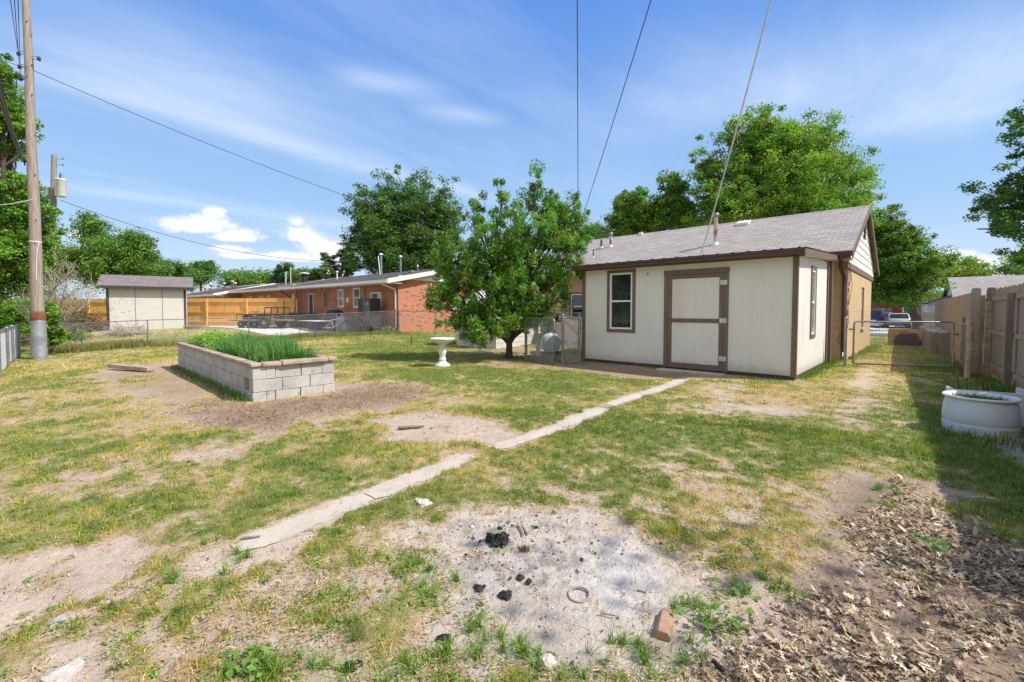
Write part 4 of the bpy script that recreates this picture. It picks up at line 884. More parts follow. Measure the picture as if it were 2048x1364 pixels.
# ------------------------------------------------------------------ utility poles and wires
def wire(name, label, a, b, sag, r_=.012, mt='blackm', n=24):
    a = np.array(a, float); b = np.array(b, float); L = np.linalg.norm(b-a); m = MB(); P = []
    for i in range(n+1): t = i/n; p = a+(b-a)*t; p[2] -= sag*4*t*(1-t); P.append(p-a)
    m.tube(P, r_, 5); return tag(m.build(name, M[mt], None, 0, a), label, 'wire')
PB = np.array([-21.6, 1.2, -.2]); PB = at(79, 706, 14.9); PB[2] = g1(PB[0], PB[1])-.02
def big_pole():
    D = 14.9; r = empty('utility_pole', PB, 'tall weathered wooden utility pole with metal wrapped foot on the left', 'utility pole')
    top = at(50, -60, D)-PB; foot = np.zeros(3); d = top/np.linalg.norm(top)
    H = np.linalg.norm(top); ln = lambda z: d*(z/d[2])
    m = MB(); zs = np.linspace(-.2, H, 14); m.tube([ln(z)+np.array([.01*math.sin(z*2), .01*math.cos(z*1.3), 0]) for z in zs], [.175-.0065*max(z, 0) for z in zs], 18); pole = m.build('pole', M['pole'], r)
    m = MB(); m.lathe([(.192, -.05), (.194, .1), (.198, .13), (.192, .16), (.19, .4), (.19, .75), (.196, .78), (.19, .82), (.186, 1.28), (.19, 1.3), (.18, 1.31)], n=22, wob=lambda i, a: .012*math.sin(5*a+i)); m.build('metal_guard', pm('dull_sheet_metal', (.36, .37, .41), (.27, .28, .31), 4, .5, .002, metal=.4, spots=(.5, .5, .5), sscale=6), r)
    m = MB(); m.lathe([(.188, 1.315), (.192, 1.33), (.186, 1.55), (.165, 1.62), (.16, 1.62)], n=22); m.build('collar', M['rustd'], r)
    rad = lambda z: .175-.0065*z; view = (CP-PB); view[2] = 0; view /= np.linalg.norm(view); side = np.array([-view[1], view[0], 0]); k = 0
    zof = lambda py: (at(70, py, D)[2]-PB[2])
    m = MB(); z = zof(484); p = ln(z)
    m.lathe([(rad(z)+.004, -.02), (rad(z)+.014, -.012), (rad(z)+.014, .012), (rad(z)+.004, .02)], p, 20)
    m.tube([ln(zof(q))+view*(rad(zof(q))+.008)+side*s for q, s in ((484, .09), (500, .04), (530, .0), (560, -.01))], .009, 6); m.build('ground_wire', M['wht'], r)
    for q, s in ((487, 0), (520, -.06), (440, .02), (405, -.07), (350, .03), (298, -.06), (268, .05), (232, -.04), (190, .03), (155, -.02), (130, .04), (100, -.04), (70, .05), (45, 0)):
        z = zof(q); p = ln(z)+view*rad(z)*math.cos(s*5)+side*s*2; m = MB(); m.tube([p, p+view*.035], .016, 8); m.cbox(p+view*.03, (.03, .03, .03)); m.build('bolt', M['rustd'], r)
    # spool insulators
    IN = []
    for px, py, s in ((37, 108, -1), (39, 134, -1), (41, 158, -1), (78, 118, 1)):
        c = at(px, py, D)-PB; z = c[2]; p = ln(z); q = np.array([c[0], c[1], z]); m = MB(); u = (q-p); u[2] = 0
        m.tube([p, q+u*.12], .012, 6); m.tube([p+np.array([0, 0, .10]), q+u*.12+np.array([0, 0, .07])], .008, 6); m.tube([q+np.array([0, 0, -.08]), q+np.array([0, 0, .09])], .008, 6); br = m.build('bracket', M['steel'], r)
        m = MB(); m.lathe([(.02, -.055), (.05, -.045), (.055, -.02), (.03, 0), (.055, .02), (.05, .045), (.02, .055)], q, 14); m.build('insulator', M['cover'], br); IN.append(q+PB)
    m = MB(); c = at(49, 322, D)-PB; p = ln(c[2]); m.tube([p, c, c+np.array([0, 0, -.15])], .02, 6); m.cbox(c, (.1, .06, .12)); m.build('cable_clamp', M['cover'], r)
    return IN, ln, zof
INS, PLN, PZ = big_pole()
def far_end(px, py, D): return at(px, py, D)
for k, (p, e) in enumerate(zip(INS[:3], ((-14, -260, 5.5), (10, -260, 5.5), (28, -260, 5.6)))):
    wire('power_line', ['uppermost thin power line rising left from the utility pole insulators', 'middle thin power line rising left from the utility pole insulators', 'lowest thin power line rising left from the utility pole insulators'][k], p, at(*e), .12, .008)
wire('thick_cable', 'thick black cable dropping to the clamp halfway up the utility pole, outer of two', at(48, 322, 14.9), at(-70, -60, 6.), .35, .03)
wire('thick_cable', 'thick black cable bowing into the clamp on the utility pole, inner of two', at(46, 300, 14.9), at(-40, -10, 6.), .5, .024)
wire('service_wire', 'thin wire running from the top of the utility pole to the red brick house roof', PLN(PZ(137))+PB, at(905, 462, 24), .30, .011)
wire('service_wire', 'thin wire sagging from the far transformer pole over the garden shed towards distant trees', at(120, 400, 30), at(690, 522, 42), 1.1, .018)
wire('service_wire', 'short dark wire crossing behind the top of the utility pole at the left edge', at(-30, 98, 12), PLN(PZ(134))+PB, .1, .009)
wire('service_wire', 'pale wire meeting the utility pole from the left edge at mid height', at(-40, 412, 12), PLN(PZ(398))+PB, .05, .011, 'wire')
wire('thick_cable', 'twisted black cable hanging between the utility pole and the far transformer pole', PLN(PZ(360))+PB, at(102, 470, 30), .6, .03)
wire('overhead_wire', 'dark overhead wire dropping straight down behind the leafy tree to the house roof', at(1153, -420, 7.6), hw(-9.6, 6.2, RZ(6.2)), .0, .0125)
wire('overhead_wire', 'thin dark overhead wire slanting to the roof left end, middle of the three', at(1345, -140, 7.4), hw(-9.4, 5.0, RZ(5.0)), .12, .010)
wire('overhead_wire', 'pale overhead cable slanting down to the shed roof edge beside the tall flue', at(1576, -130, 7.2), hw(-1.95, .05, 2.70), .10, .016, 'wire')
def far_pole():
    D = 30.; b = at(103, 640, D); b[2] = g1(b[0], b[1]); r = empty('utility_pole', b, 'distant grey utility pole carrying a white transformer can behind the dead shrub', 'utility pole')
    t = at(108, 310, D)-b; m = MB(); m.tube([(0, 0, -.2), t*.5, t], [.2, .17, .14], 14); m.build('pole', M['pole2'], r)
    c = at(121, 376, D-.3)-b; m = MB(); m.lathe([(0, -.58), (.27, -.58), (.29, -.55), (.29, .52), (.31, .54), (.26, .6), (0, .62)], c, 20); tr = m.build('transformer', M['wht'], r)
    m = MB(); m.tube([c+[.1, 0, .6], c+[.1, 0, .95]], [.05, .03], 8); m.tube([c+[.1, 0, .95], at(126, 352, D)-b], .015, 5); m.build('bushing', M['cover'], tr)
    m = MB(); m.cbox((c+t*(c[2]/t[2]))/2, (.35, .1, .12), R(40)); m.cbox(at(97, 385, D)-b, (.2, .2, .7)); m.build('bracket', M['steel'], r)
    for px, py in ((126, 318), (126, 330)): m = MB(); q = at(px, py, D)-b; m.tube([t*(q[2]/t[2]), q], .012, 5); m.cbox(q, (.12, .05, .05), .6); m.build('insulator', M['cover'], r)
far_pole()

# ------------------------------------------------------------------ neighbouring buildings
def gabled(name, label, x0, x1, y0, y1, zg, wh, slope, ov, mats, gm='wht', ovx=.35, fas='wht', wins=(), th=.22, cat='house', gmat_h=None):
    """house with its ridge along x; origin at its front right ground corner"""
    r = empty(name, (x1, y0, zg), label, cat); W = x1-x0; Dp = y1-y0; yr = Dp/2; zr = wh+(yr+ov)*slope
    m = MB(); t = .2; xs = [-W]; 
    for (a, b, q0, q1) in wins: xs += [a, b]
    xs += [0]
    for i in range(0, len(xs)-1, 2): m.box(xs[i], xs[i+1], 0, t, -.4, wh+.1)
    for (a, b, q0, q1) in wins:
        if q0 > 0: m.box(a, b, 0, t, -.4, q0)
        m.box(a, b, 0, t, q1, wh+.1)
    m.box(-W, 0, Dp-t, Dp, -.4, wh+.1); m.box(-t, 0, t, Dp-t, -.4, wh+.1); m.box(-W, -W+t, t, Dp-t, -.4, wh+.1); m.build('wall', mats[0], r)
    MB().box(-W+.4, -.4, .45, Dp-.4, 0, wh-.1).build('interior', M['cover'], r)
    for X in (0., -W):
        z0 = wh+.1-(gmat_h or 0); za = lambda v: wh+(v+ov)*slope
        ring = [(0, z0), (Dp, z0), (Dp, za(0)-.02), (yr, zr-.02), (0, za(0)-.02)]
        m = MB(); m.prism(ring, 'x', X+(.002 if X == 0 else -.06), X+(.06 if X == 0 else -.002)); m.box(*( (X+.06, X+.075) if X == 0 else (X-.075, X-.06)), 0, Dp, z0, z0+.2); m.build('gable', M[gm], r)
    m = MB(); tk = .06
    for sg in (0, 1):
        f = (lambda v: v) if sg == 0 else (lambda v: Dp-v)
        m.prism([(f(-ov), wh), (f(yr), zr), (f(yr), zr+tk), (f(-ov), wh+tk)], 'x', -W-ovx, ovx)
    rf = m.build('roof', mats[1], r)
    for X in (ovx, -W-ovx-.04):
        m = MB()
        for sg in (0, 1):
            f = (lambda v: v) if sg == 0 else (lambda v: Dp-v)
            m.prism([(f(-ov), wh-th+.06), (f(yr), zr-th+.06), (f(yr), zr+tk+.01), (f(-ov), wh+tk+.01)], 'x', X+.001, X+.04)
        m.build('rake_board', M[fas], r)
    m = MB(); m.box(-W-ovx, ovx, -ov-.05, -ov-.004, wh-.13, wh+.035); m.build('gutter', M[fas], r); MB().box(-W-.2, ovx-.01, -ov, -.005, wh-.14, wh-.12).build('soffit', M['siding'], r)
    return r, rf, (lambda v: wh+tk+(v+ov)*slope)
def downpipe(r, x, ov, wh, mt='wht'):
    m = MB(); m.tube([(x+.0, -ov-.02, wh-.1), (x-.0, -ov+.05, wh-.2), (x, -.1, wh-.42), (x, -.06, wh-.6), (x, -.06, .25), (x-.05, -.2, .1)], .045, 6); m.build('downspout', M[mt], r)
zb1 = .33
r, rf, zf = gabled('brick_ranch_house', 'red brick ranch house with white eaves and dark shingle roof beyond the low fence', -31.4, -19.4, 14.0, 21.6, zb1, 2.62, .20, .9, (M['brick1'], M['roofd']),
    wins=((-9.85, -9.15, .02, 2.2), (-7.8, -7.3, 1.3, 2.3), (-6.05, -5.4, 1.28, 2.38), (-4.35, -3.6, 1.25, 2.40), (-2.5, -1.5, .02, 2.1)))
m = MB(); m.box(-9.79, -9.21, .04, .09, .03, 2.14); dr = m.build('door', M['blackm'], r); m = MB(); frame(m, -9.85, -9.15, .02, 2.2, .06, -.02, .10, bottom=False); m.build('door_casing', M['wht'], r)
m = MB(); m.box(-2.44, -1.95, .04, .08, .05, 2.04); dr = m.build('door', M['glassb'], r); m = MB(); frame(m, -2.5, -1.5, .02, 2.1, .09, -.03, .10, bottom=False); m.build('door_casing', M['wht'], r); m = MB(); m.box(-1.95, -1.60, .05, .07, .05, 2.04); m.build('door', M['wht'], r)
for a, b, q0, q1 in ((-6.05, -5.4, 1.28, 2.38), (-4.35, -3.6, 1.25, 2.40)): sash_window(r, 'w', a, b, q0, q1, 0, -1, tm='wht', gm='glassb', tw=.06, vw=.03, label='white framed sash window')
m = MB(); m.box(-7.8, -7.3, .03, .06, 1.3, 2.3); m.build('window', M['trim'], r)
downpipe(r, -.16, .9, 2.62); m = MB(); m.tube([(-11.6, -.1, 2.5), (-11.6, -.1, .3)], .045, 6); m.build('downspout', M['wht'], r)
m = MB(); m.box(-4.95, -4.75, -.09, -.002, 1.55, 1.85); m.build('meter_box', M['wht'], r); m = MB(); m.tube([(-3.1, -.05, 1.3), (-3.1, -.05, 2.6)], .03, 6); m.tube([(-3.1, -.05, 1.3), (-3.35, -.05, 1.25)], .03, 6); m.build('conduit', M['steel'], r)
for x, w in ((-5.2, .12), (-7.2, .1)): m = MB(); m.cbox((x, -.5, 2.42), (.16, .16, .1)); m.cbox((x+.06, -.55, 2.36), (.08, .12, .08), .4, .6); m.build('floodlight', M['cap'], r)
def rpipe(x, y, h, q, mt='steel', lean=0, cap=True):
    m = MB(); z = zf(y); m.tube([(x, y, z-.1), (x+lean, y, z+h)], q, 10); p = m.build('flue', M[mt], rf)
    if cap: m = MB(); m.lathe([(q, -.02), (q*1.8, 0), (q*1.8, .08), (0, .13)], (x+lean, y, z+h), 12); m.build('cap', M['wht'], p)
rpipe(-6.0, 3., 1.25, .075); rpipe(-5.8, 2.8, 1.2, .03, 'wht', -.22, False); rpipe(-3.9, 3.0, .95, .06); rpipe(-9.6, 1.9, .45, .045, 'wht'); rpipe(-1.7, 2.6, .28, .03); rpipe(-6.8, 2.6, .25, .03)
m = MB(); m.box(-2.1, -1.8, 2.2, 2.5, zf(2.4)-.02, zf(2.4)+.10); m.build('roof_vent', M['steel'], rf)
# second brick house
r, rf, zf = gabled('brick_ranch_house', 'second red brick house, half hidden behind the cedar fence and the first brick house', -45., -34.7, 15.4, 22.4, .35, 2.75, .2, .9, (M['brick1'], M['roofd']), wins=((-8.5, -7.9, 1.2, 2.3), (-6.3, -5.6, 1.2, 2.3), (-4.6, -4.1, 1.2, 2.3)))
for a, b in ((-8.5, -7.9), (-6.3, -5.6), (-4.6, -4.1)): sash_window(r, 'w', a, b, 1.2, 2.3, 0, -1, tm='wht', gm='glassb', tw=.05, vw=.03)
m = MB(); m.tube([(.16, -.92, 2.6), (.1, -.8, 2.45), (-.4, -.1, 2.15), (-.4, -.07, .3)], .05, 6); m.build('downspout', M['gutter'], r)
rpipe(-3.9, 1.6, 1.25, .03, 'wht'); rpipe(-4.2, 1.3, 1.1, .03, 'wht', .25, False); rpipe(-1.9, 1.8, .7, .22, 'cover'); rpipe(-4.7, 1.5, .9, .02, 'wht')
r, rf, zf = gabled('tan_brick_house', 'low tan brick house with broad cream gable behind the cedar fence', -58., -45.8, 14.2, 22.6, .35, 2.5, .22, .9, (M['brick2'], M['roofd']), gm='siding', fas='siding')
for x, h in ((-2.5, .5), (-3.2, .7), (-5.5, .6)): rpipe(x, 1.8, h, .08, 'rustd')
m = MB(); m.tube([(.5, -.9, 2.4), (1.1, -.5, 2.2)], .05, 6); m.build('downspout', M['gutter'], r)
r, rf, zf = gabled('blue_roofed_house', 'distant house with pale blue grey roof, farthest in the row beyond the garden shed', -76., -60, 17., 29, .35, 2.5, .27, .8, (M['brick2'], M['roofb']))
for x, y, h in ((-8, 2, .7), (-6.5, 2.2, 1.0), (-3.2, 2.6, .5), (-4.8, 1.6, .6)): rpipe(x, y, h, .1, 'rustd')
# garden shed (gable end towards us on the left, long wall towards +x)
def garden_shed():
    c = at(370, 657, 25); r = empty('garden_shed', (-31.2, 7.75, .36), 'pale grey garden shed with shingle roof and dark trim in front of the cedar fence', 'shed', R(-15))
    # local: long wall on x=0 running y from -4.3 to 0
    L = 3.45; Dp = 2.5; h = 2.2; m = MB(); m.box(-.05, 0, -L, 0, -.1, h+.1); m.box(-Dp, -Dp+.05, -L, 0, -.1, h+.1); m.box(-Dp+.05, -.05, -.05, 0, -.1, h+.3); m.box(-Dp+.05, -.05, -L, -L+.05, -.1, h+.3); m.build('wall', pm('pale_grey_siding', (.60, .575, .54), (.56, .535, .50), 3, .7, fv=.06), r)
    for y in (-L+.005, -.1, ): m = MB(); m.box(.001, .022, y, y+.095, -.1, h+.05); m.build('corner_trim', M['woodd'] if 0 else M['fabric'], r)
    for y in (-2.28, -1.10): m = MB(); m.box(.001, .006, y, y+.02, -.05, h+.05); m.build('seam', M['fabric'], r)
    m = MB(); m.box(-.5, -.02, -L-.022, -L-.002, -.1, h+.2); m.build('corner_trim', M['fabric'], r)
    m = MB(); m.box(-Dp+.02, -.5, -L-.01, -L, 0, h); m.build('end_panel', M['cover'], r)
    m = MB(); zz = h+.12; m.prism([(.28, zz), (.28, zz+.09), (-Dp/2, zz+.75), (-Dp-.28, zz+.09), (-Dp-.28, zz), (-Dp/2, zz+.66)], 'y', -L-.35, .35); rf = m.build('roof', M['roofs'], r)
    m = MB(); m.box(.285, .315, -L-.37, .37, zz-.07, zz+.07); m.build('fascia', M['fabric'], r); m = MB(); m.prism([(.28, zz-.07), (.28, zz+.08), (-Dp/2, zz+.74), (-Dp/2, zz+.6)], 'y', -L-.38, -L-.352); m.build('rake_board', M['fabric'], r); m = MB(); m.prism([(.28, zz-.07), (.28, zz+.08), (-Dp/2, zz+.74), (-Dp/2, zz+.6)], 'y', .352, .38); m.build('rake_board', M['fabric'], r)
garden_shed()
m = MB(); q = [Gz(*p)[:2] for p in ((480, 654), (520, 662), (600, 668), (690, 671), (795, 666), (800, 661), (700, 657), (600, 651), (520, 650))]
q = [(-33.8, 9.2), (-28.2, 9.4), (-23.6, 10.2), (-21.0, 11.7), (-19.0, 13.7), (-18.9, 13.98), (-31.4, 13.98), (-35.5, 14.0), (-37.0, 10.8)]
zz = max(g1(*p) for p in q)+.03
def sheet(name, poly, mat, off, kind='structure', n=1):   # follows the ground
    import bmesh
    bm = bmesh.new(); vs = [bm.verts.new((p[0], p[1], 0)) for p in poly]; f = bm.faces.new(vs); bmesh.ops.triangulate(bm, faces=[f]); bmesh.ops.subdivide_edges(bm, edges=bm.edges[:], cuts=7, use_grid_fill=True)
    for v in bm.verts: v.co.z = g1(v.co.x, v.co.y)+off
    bmesh.ops.recalc_face_normals(bm, faces=bm.faces)
    me = bpy.data.meshes.new(name); bm.to_mesh(me); bm.free(); me.materials.append(mat); o = bpy.data.objects.new(name, me); COL.objects.link(o)
    if me.polygons[0].normal.z < 0: me.flip_normals()
    return tag(o, kind=kind)
sheet('patio', q, M['patio'], .03)
sheet('driveway', [(-3, 33), (2.6, 33), (3.6, 62), (-14, 62), (-14, 44), (-4, 40)], M['patio'], .03)
sheet('street', [(-90, 62), (60, 62), (60, 69), (-90, 69)], M['patio'], .02)
# far right: pale roofed house, tan gable house, red garage
gabled('grey_roofed_house', 'house with pale grey roof rising behind the privacy fence at far right', 5.2, 23, 58.5, 68.5, -.3, 2.7, .42, .5, (M['siding'], M['roof1']), fas='trim')
th_ = gabled('tan_house', 'low tan house with brown edged gable behind the dark board fence', -6.6, 3.4, 63, 71, -.42, 2.6, .33, .5, (M['siding'], M['roof1']), fas='trim', gm='siding')[0]; th_.rotation_euler.z = -R(90)
def dark_fence():
    a, b = at(1855, 650, 40), at(1900, 650, 40); r = empty('board_fence', (a[0], a[1], g1(a[0], a[1])), 'dark brown board fence below the tan house beyond the side yard', 'fence')
    m = MB(); d = (b-a)[:2]; picket_run(m, (-.6*d[0]/2, -.6*d[1]/2), d*1.8, 0, 0, 1.7, w=.2, gap=.05); m.build('boards', M['woodd'], r); m = MB(); line_box(m, (-.3*d[0], -.3*d[1]), d*1.8, 1.4, 1.4, .05, .1); m.build('rail', M['woodd'], r)
dark_fence()
def garage():
    c = at(1806, 645, 60); r = empty('red_garage', (c[0], c[1], -.46), 'dark red garage with grey door behind the parked vehicles', 'garage', R(8)); red = pm('barn_red_paint', (.22, .022, .018), (.17, .02, .016), 2, .7)
    W = 7; h = 2.35; m = MB(); m.box(-W, -5.4, 0, .15, 0, h); m.box(-1.1, 0, 0, .15, 0, h); m.box(-5.4, -1.1, 0, .15, 2.1, h); m.prism([(-W, h), (0, h), (-W/2, h+1.1)], 'y', 0, .15); m.box(-.15, 0, .15, 6, 0, h); m.box(-W, -W+.15, .15, 6, 0, h); m.build('wall', red, r)
    m = MB()
    for k in range(4): m.box(-5.4, -1.1, .1, .14, .02+.52*k, .51+.52*k)
    m.build('garage_door', pm('grey_door', (.16, .13, .14), (.13, .11, .12), 3, .6), r); m = MB(); m.box(-.12, .02, -.03, -.001, 0, h); m.build('corner_trim', M['wht'], r)
    m = MB(); m.prism([(-W-.4, h-.12), (-W/2, h+1.1), (.4, h-.12), (.4, h+.0), (-W/2, h+1.24), (-W-.4, h)], 'y', -.4, 6.3); m.build('roof', M['roofd'], r)
garage()

# ------------------------------------------------------------------ vehicles
def paint(name, c, rough=.25, metal=.3):
    m, n, b = newmat(name); o = n.new('ShaderNodeTexCoord').outputs['Object']; n.put(b.inputs['Base Color'], n.mix(n.noise(o, 1.5, 3), c, tuple(a*.85 for a in c))); b.inputs['Roughness'].default_value = rough; b.inputs['Metallic'].default_value = metal; b.inputs['Coat Weight'].default_value = .4; return m
M['silver'] = paint('silver_paint', (.55, .57, .60)); M['vanw'] = paint('white_van_paint', (.75, .76, .78), .3, 0); M['vanb'] = paint('blue_van_paint', (.03, .06, .22), .3, .1); M['redl'] = paint('red_lamp', (.45, .02, .02), .2, 0); M['darkp'] = paint('dark_truck_paint', (.03, .035, .05))
M['tyre'] = pm('tyre_rubber', (.02, .02, .02), (.03, .03, .03), 9, .85)
def loft(mb, secs):   # secs: list of (y, [(x,z)...]) half outlines mirrored
    n = len(secs[0][1]); vs = []
    for y, p in secs: vs += [(x, y, z) for x, z in p]+[(-x, y, z) for x, z in p[::-1]]
    k = 2*n; fs = [(i*k+j, i*k+(j+1) % k, (i+1)*k+(j+1) % k, (i+1)*k+j) for i in range(len(secs)-1) for j in range(k)]
    fs += [tuple(range(k)), tuple(range((len(secs)-1)*k, len(secs)*k))[::-1]]; mb.add(vs, fs, True)
def vehicle(name, label, cat, loc, rz, L, W, H, body, glass_z, deck=None, van=False, rearmat=None):
    """rear faces local -y"""
    r = empty(name, loc, label, cat, rz); w = W/2; m = MB(); zb = .28; zs = glass_z
    def sec(y, top, k=1.): return (y, [(w*.93*k, zb), (w*1.0*k, zb+.25), (w*1.0*k, zs-.05), (w*.97*k, zs), (w*(.84 if not van else .93)*k if top > zs+.1 else w*.93*k, top-.06 if top > zs+.1 else zs+.005), (w*(.74 if not van else .86)*k if top > zs+.1 else w*.8*k, top if top > zs+.1 else zs+.01)])
    if van: ss = [sec(0, H-.05, .97), sec(.08, H), sec(L*.65, H), sec(L*.82, zs+.05), sec(L, zs-.0, .9)]
    else: ss = [sec(0, zs+.03, .95), sec(.12, zs+.15, .99), sec(.55, H-.03), sec(L*.3, H), sec(L*.5, H-.02), sec(L*.66, zs+.02), sec(L*.95, zs-.0, .95), sec(L, zs-.0, .88)]
    loft(m, ss); b = m.build('body', body, r, 0)
    m = MB(); g = .02
    if van: m.box(-w*.7, w*.7, -.03, -.004, zs+.10, H-.22)
    else: 
        y0_, y1_ = .09, .50; z0_, z1_ = zs+.10, H-.07; m.add([(-w*.83, y0_-.035, z0_), (w*.83, y0_-.035, z0_), (w*.70, y1_-.035, z1_), (-w*.70, y1_-.035, z1_), (-w*.83, y0_+.06, z0_), (w*.83, y0_+.06, z0_), (w*.70, y1_+.05, z1_), (-w*.70, y1_+.05, z1_)], [(0, 1, 2, 3), (4, 7, 6, 5), (0, 4, 5, 1), (1, 5, 6, 2), (2, 6, 7, 3), (3, 7, 4, 0)])
    m.build('rear_window', M['glass'], r)
    for s in (-1, 1):
        m = MB(); a, c = sorted((s*w*.86, s*w*1.0)); m.box(a, c, -.035, .12, zs-.28 if not van else zs-.35, zs-.02 if not van else zs+.3); m.build('tail_light', M['redl'], r, .02)
        m = MB(); a, c = sorted((s*w*.90, s*(w*.985))); m.box(a, c, L*.16, L*.58, zs+.06, H-.14); m.build('side_window', M['glass'], r)
        for y in (L*.19, L*.8):
            m = MB(); m.tube([(s*(w-.20), y, .34), (s*(w+.015), y, .34)], .34, 20); t = m.build('wheel', M['tyre'], r); m = MB(); m.tube([(s*(w+.0), y, .34), (s*(w+.025), y, .34)], .20, 14); m.build('rim', M['steel'], t)
    m = MB(); m.box(-w*.96, w*.96, -.10, .10, .32, .52); m.build('bumper', M['cover'] if not van else M['vanw'], r, .03); m = MB(); m.box(-.26, .26, -.125, -.102, .60 if not van else .7, .72 if not van else .82); m.build('number_plate', M['wht'], r)
    if rearmat: m = MB(); m.box(-w*.86, w*.86, -.028, -.003, .55, zs+.08); m.box(-w*.86, -w*.71, -.028, -.003, zs+.08, H-.2); m.box(w*.71, w*.86, -.028, -.003, zs+.08, H-.2); m.build('rear_door', rearmat, r)
    return r
vz = -.44; p = at(1748, 655, 47.5); vehicle('van', 'blue and white van parked behind the corner of the tan brick house', 'van', (p[0]-.1, p[1], g1(p[0], p[1])+.03), R(4), 5.0, 1.95, 2.05, M['vanb'], 1.15, van=True)
p = at(1798, 656, 45); vehicle('suv', 'silver hatchback car parked facing away on the sunny driveway', 'car', (p[0], p[1], g1(p[0], p[1])+.03), R(3), 4.6, 1.85, 1.55, M['silver'], .95)
p = at(1822, 654, 52); vehicle('car', 'dark car half hidden behind the silver hatchback on the driveway', 'car', (p[0], p[1], g1(p[0], p[1])+.03), R(0), 4.8, 1.85, 1.6, M['darkp'], .98)
# tan mattress and low wall in the side yard
def mattress():
    r = empty('foam_mattress', (.98, 24.3, g1(.98, 24.3)-.02), 'tan foam mattress with a big black patch standing on edge in the side yard', 'mattress', R(-8))
    m, n, b = newmat('patchy_foam'); o = n.new('ShaderNodeTexCoord').outputs['Object']; x, y, z = n.sep(o)
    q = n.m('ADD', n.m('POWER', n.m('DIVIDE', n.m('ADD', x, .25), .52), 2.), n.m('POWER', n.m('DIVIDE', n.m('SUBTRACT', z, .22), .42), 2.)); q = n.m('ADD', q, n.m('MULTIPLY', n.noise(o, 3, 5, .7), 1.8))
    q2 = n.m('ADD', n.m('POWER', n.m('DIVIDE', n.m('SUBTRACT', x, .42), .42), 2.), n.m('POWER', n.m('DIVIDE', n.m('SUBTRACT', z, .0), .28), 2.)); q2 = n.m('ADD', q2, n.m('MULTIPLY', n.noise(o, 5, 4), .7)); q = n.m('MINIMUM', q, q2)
    c = n.mix(n.ss(n.noise(o, 2.5, 4), .4, .65), (.48, .33, .15), (.36, .22, .10)); c = n.mix(n.ss(q, 1.45, 1.75, 1., 0.), c, (.035, .028, .022)); n.put(b.inputs['Base Color'], c); b.inputs['Roughness'].default_value = .95  # tan foam, turning near black inside two overlapping ragged ovals
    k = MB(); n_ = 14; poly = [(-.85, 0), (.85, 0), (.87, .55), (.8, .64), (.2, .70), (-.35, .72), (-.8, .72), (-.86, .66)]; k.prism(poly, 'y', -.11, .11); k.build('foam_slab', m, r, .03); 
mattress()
def low_wall():
    r = empty('retaining_wall', (1.25, 20.2, 0), 'low brown timber retaining wall topped with grey stones beside the side yard fence', 'wall')
    m = MB(); 
    for k in range(5):
        for j in range(4): m.cbox((-.02+.01*j, .4+k*1.2, .09+.17*j), (.12, 1.18, .165))
    m.cbox((.16, -.19, .34), (.48, .06, .68)); m.build('timber_wall', M['woodd'], r, .01)
    for k in range(14): m = MB(); m.rock((random.uniform(.0, .35), -.1+k*.42, .72), random.uniform(.10, .17), k, (1.2, 1.2, .6), .15, 10); m.build('stone', M['block'], r)
low_wall()
# ------------------------------------------------------------------ things on the neighbour's patio
def pz(x, y): return g1(x, y)+.03
def patio_table():
    x, y = -24.0, 12.0; p = at(628, 668, 23.8); x, y = p[0], p[1]; r = empty('patio_table', (x, y, pz(x, y)), 'long patio table with bowed black legs on the neighbouring concrete patio', 'table', R(-2))
    m = MB(); m.box(-.95, .95, -.45, .45, .69, .71); m.build('tabletop', M['vinyl'], r, .004); m = MB(); frame(m, -.95, .95, -.45, .45, .03, 0, 1) if 0 else None; m.tube([(-.95, -.45, .67), (.95, -.45, .67), (.95, .45, .67), (-.95, .45, .67), (-.95, -.45, .67)], .02, 6); m.tube([(-.85, -.3, .38), (.85, -.3, .38)], .015, 6); m.tube([(-.85, .3, .38), (.85, .3, .38)], .015, 6); m.build('table_frame', M['blackm'], r)
    for sx in (-1, 1):
        for sy in (-1, 1): m = MB(); m.tube([(sx*.82, sy*.36, .67), (sx*.80, sy*.32, .5), (sx*.82, sy*.32, .3), (sx*.95, sy*.4, 0)], .02, 6); m.build('leg', M['blackm'], r)
patio_table()
def bicycle():
    p = at(672, 667, 23.6); r = empty('bicycle', (p[0], p[1], pz(p[0], p[1])), 'bicycle parked between the patio table and the air conditioning unit', 'bicycle', R(52))
    for x in (-.5, .5):
        m = MB(); m.tube([(x+.32*math.cos(a), 0, .33+.32*math.sin(a)) for a in np.linspace(0, 2*math.pi, 25)], .022, 6, caps=False); w = m.build('wheel', M['tyre'], r)
        m = MB()
        for a in np.linspace(0, math.pi, 9)[:-1]: m.tube([(x+.31*math.cos(a), 0, .33+.31*math.sin(a)), (x-.31*math.cos(a), 0, .33-.31*math.sin(a))], .003, 3)
        m.tube([(x, -.04, .33), (x, .04, .33)], .03, 8); m.build('spokes', M['wire'], w)
    pk = pm('pale_pink_paint', (.6, .45, .45), (.5, .4, .4), 5, .4); m = MB(); 
    for q in (((-.5, .33), (-.15, .3)), ((-.5, .33), (-.2, .72)), ((-.15, .3), (-.22, .8)), ((-.15, .3), (.36, .72)), ((-.2, .72), (.34, .8)), ((.5, .33), (.33, .92))): m.tube([(q[0][0], 0, q[0][1]), (q[1][0], 0, q[1][1])], .018, 6)
    m.build('bicycle_frame', pk, r); m = MB(); m.tube([(.33, 0, .92), (.30, 0, 1.0), (.34, -.28, 1.04)], .013, 6); m.tube([(.30, 0, 1.0), (.34, .28, 1.04), (.26, .3, 1.0)], .013, 6); m.build('handlebar', M['wire'], r); m = MB(); m.cbox((-.24, 0, .84), (.26, .14, .06)); m.build('saddle', M['cover'], r, .02)
bicycle()
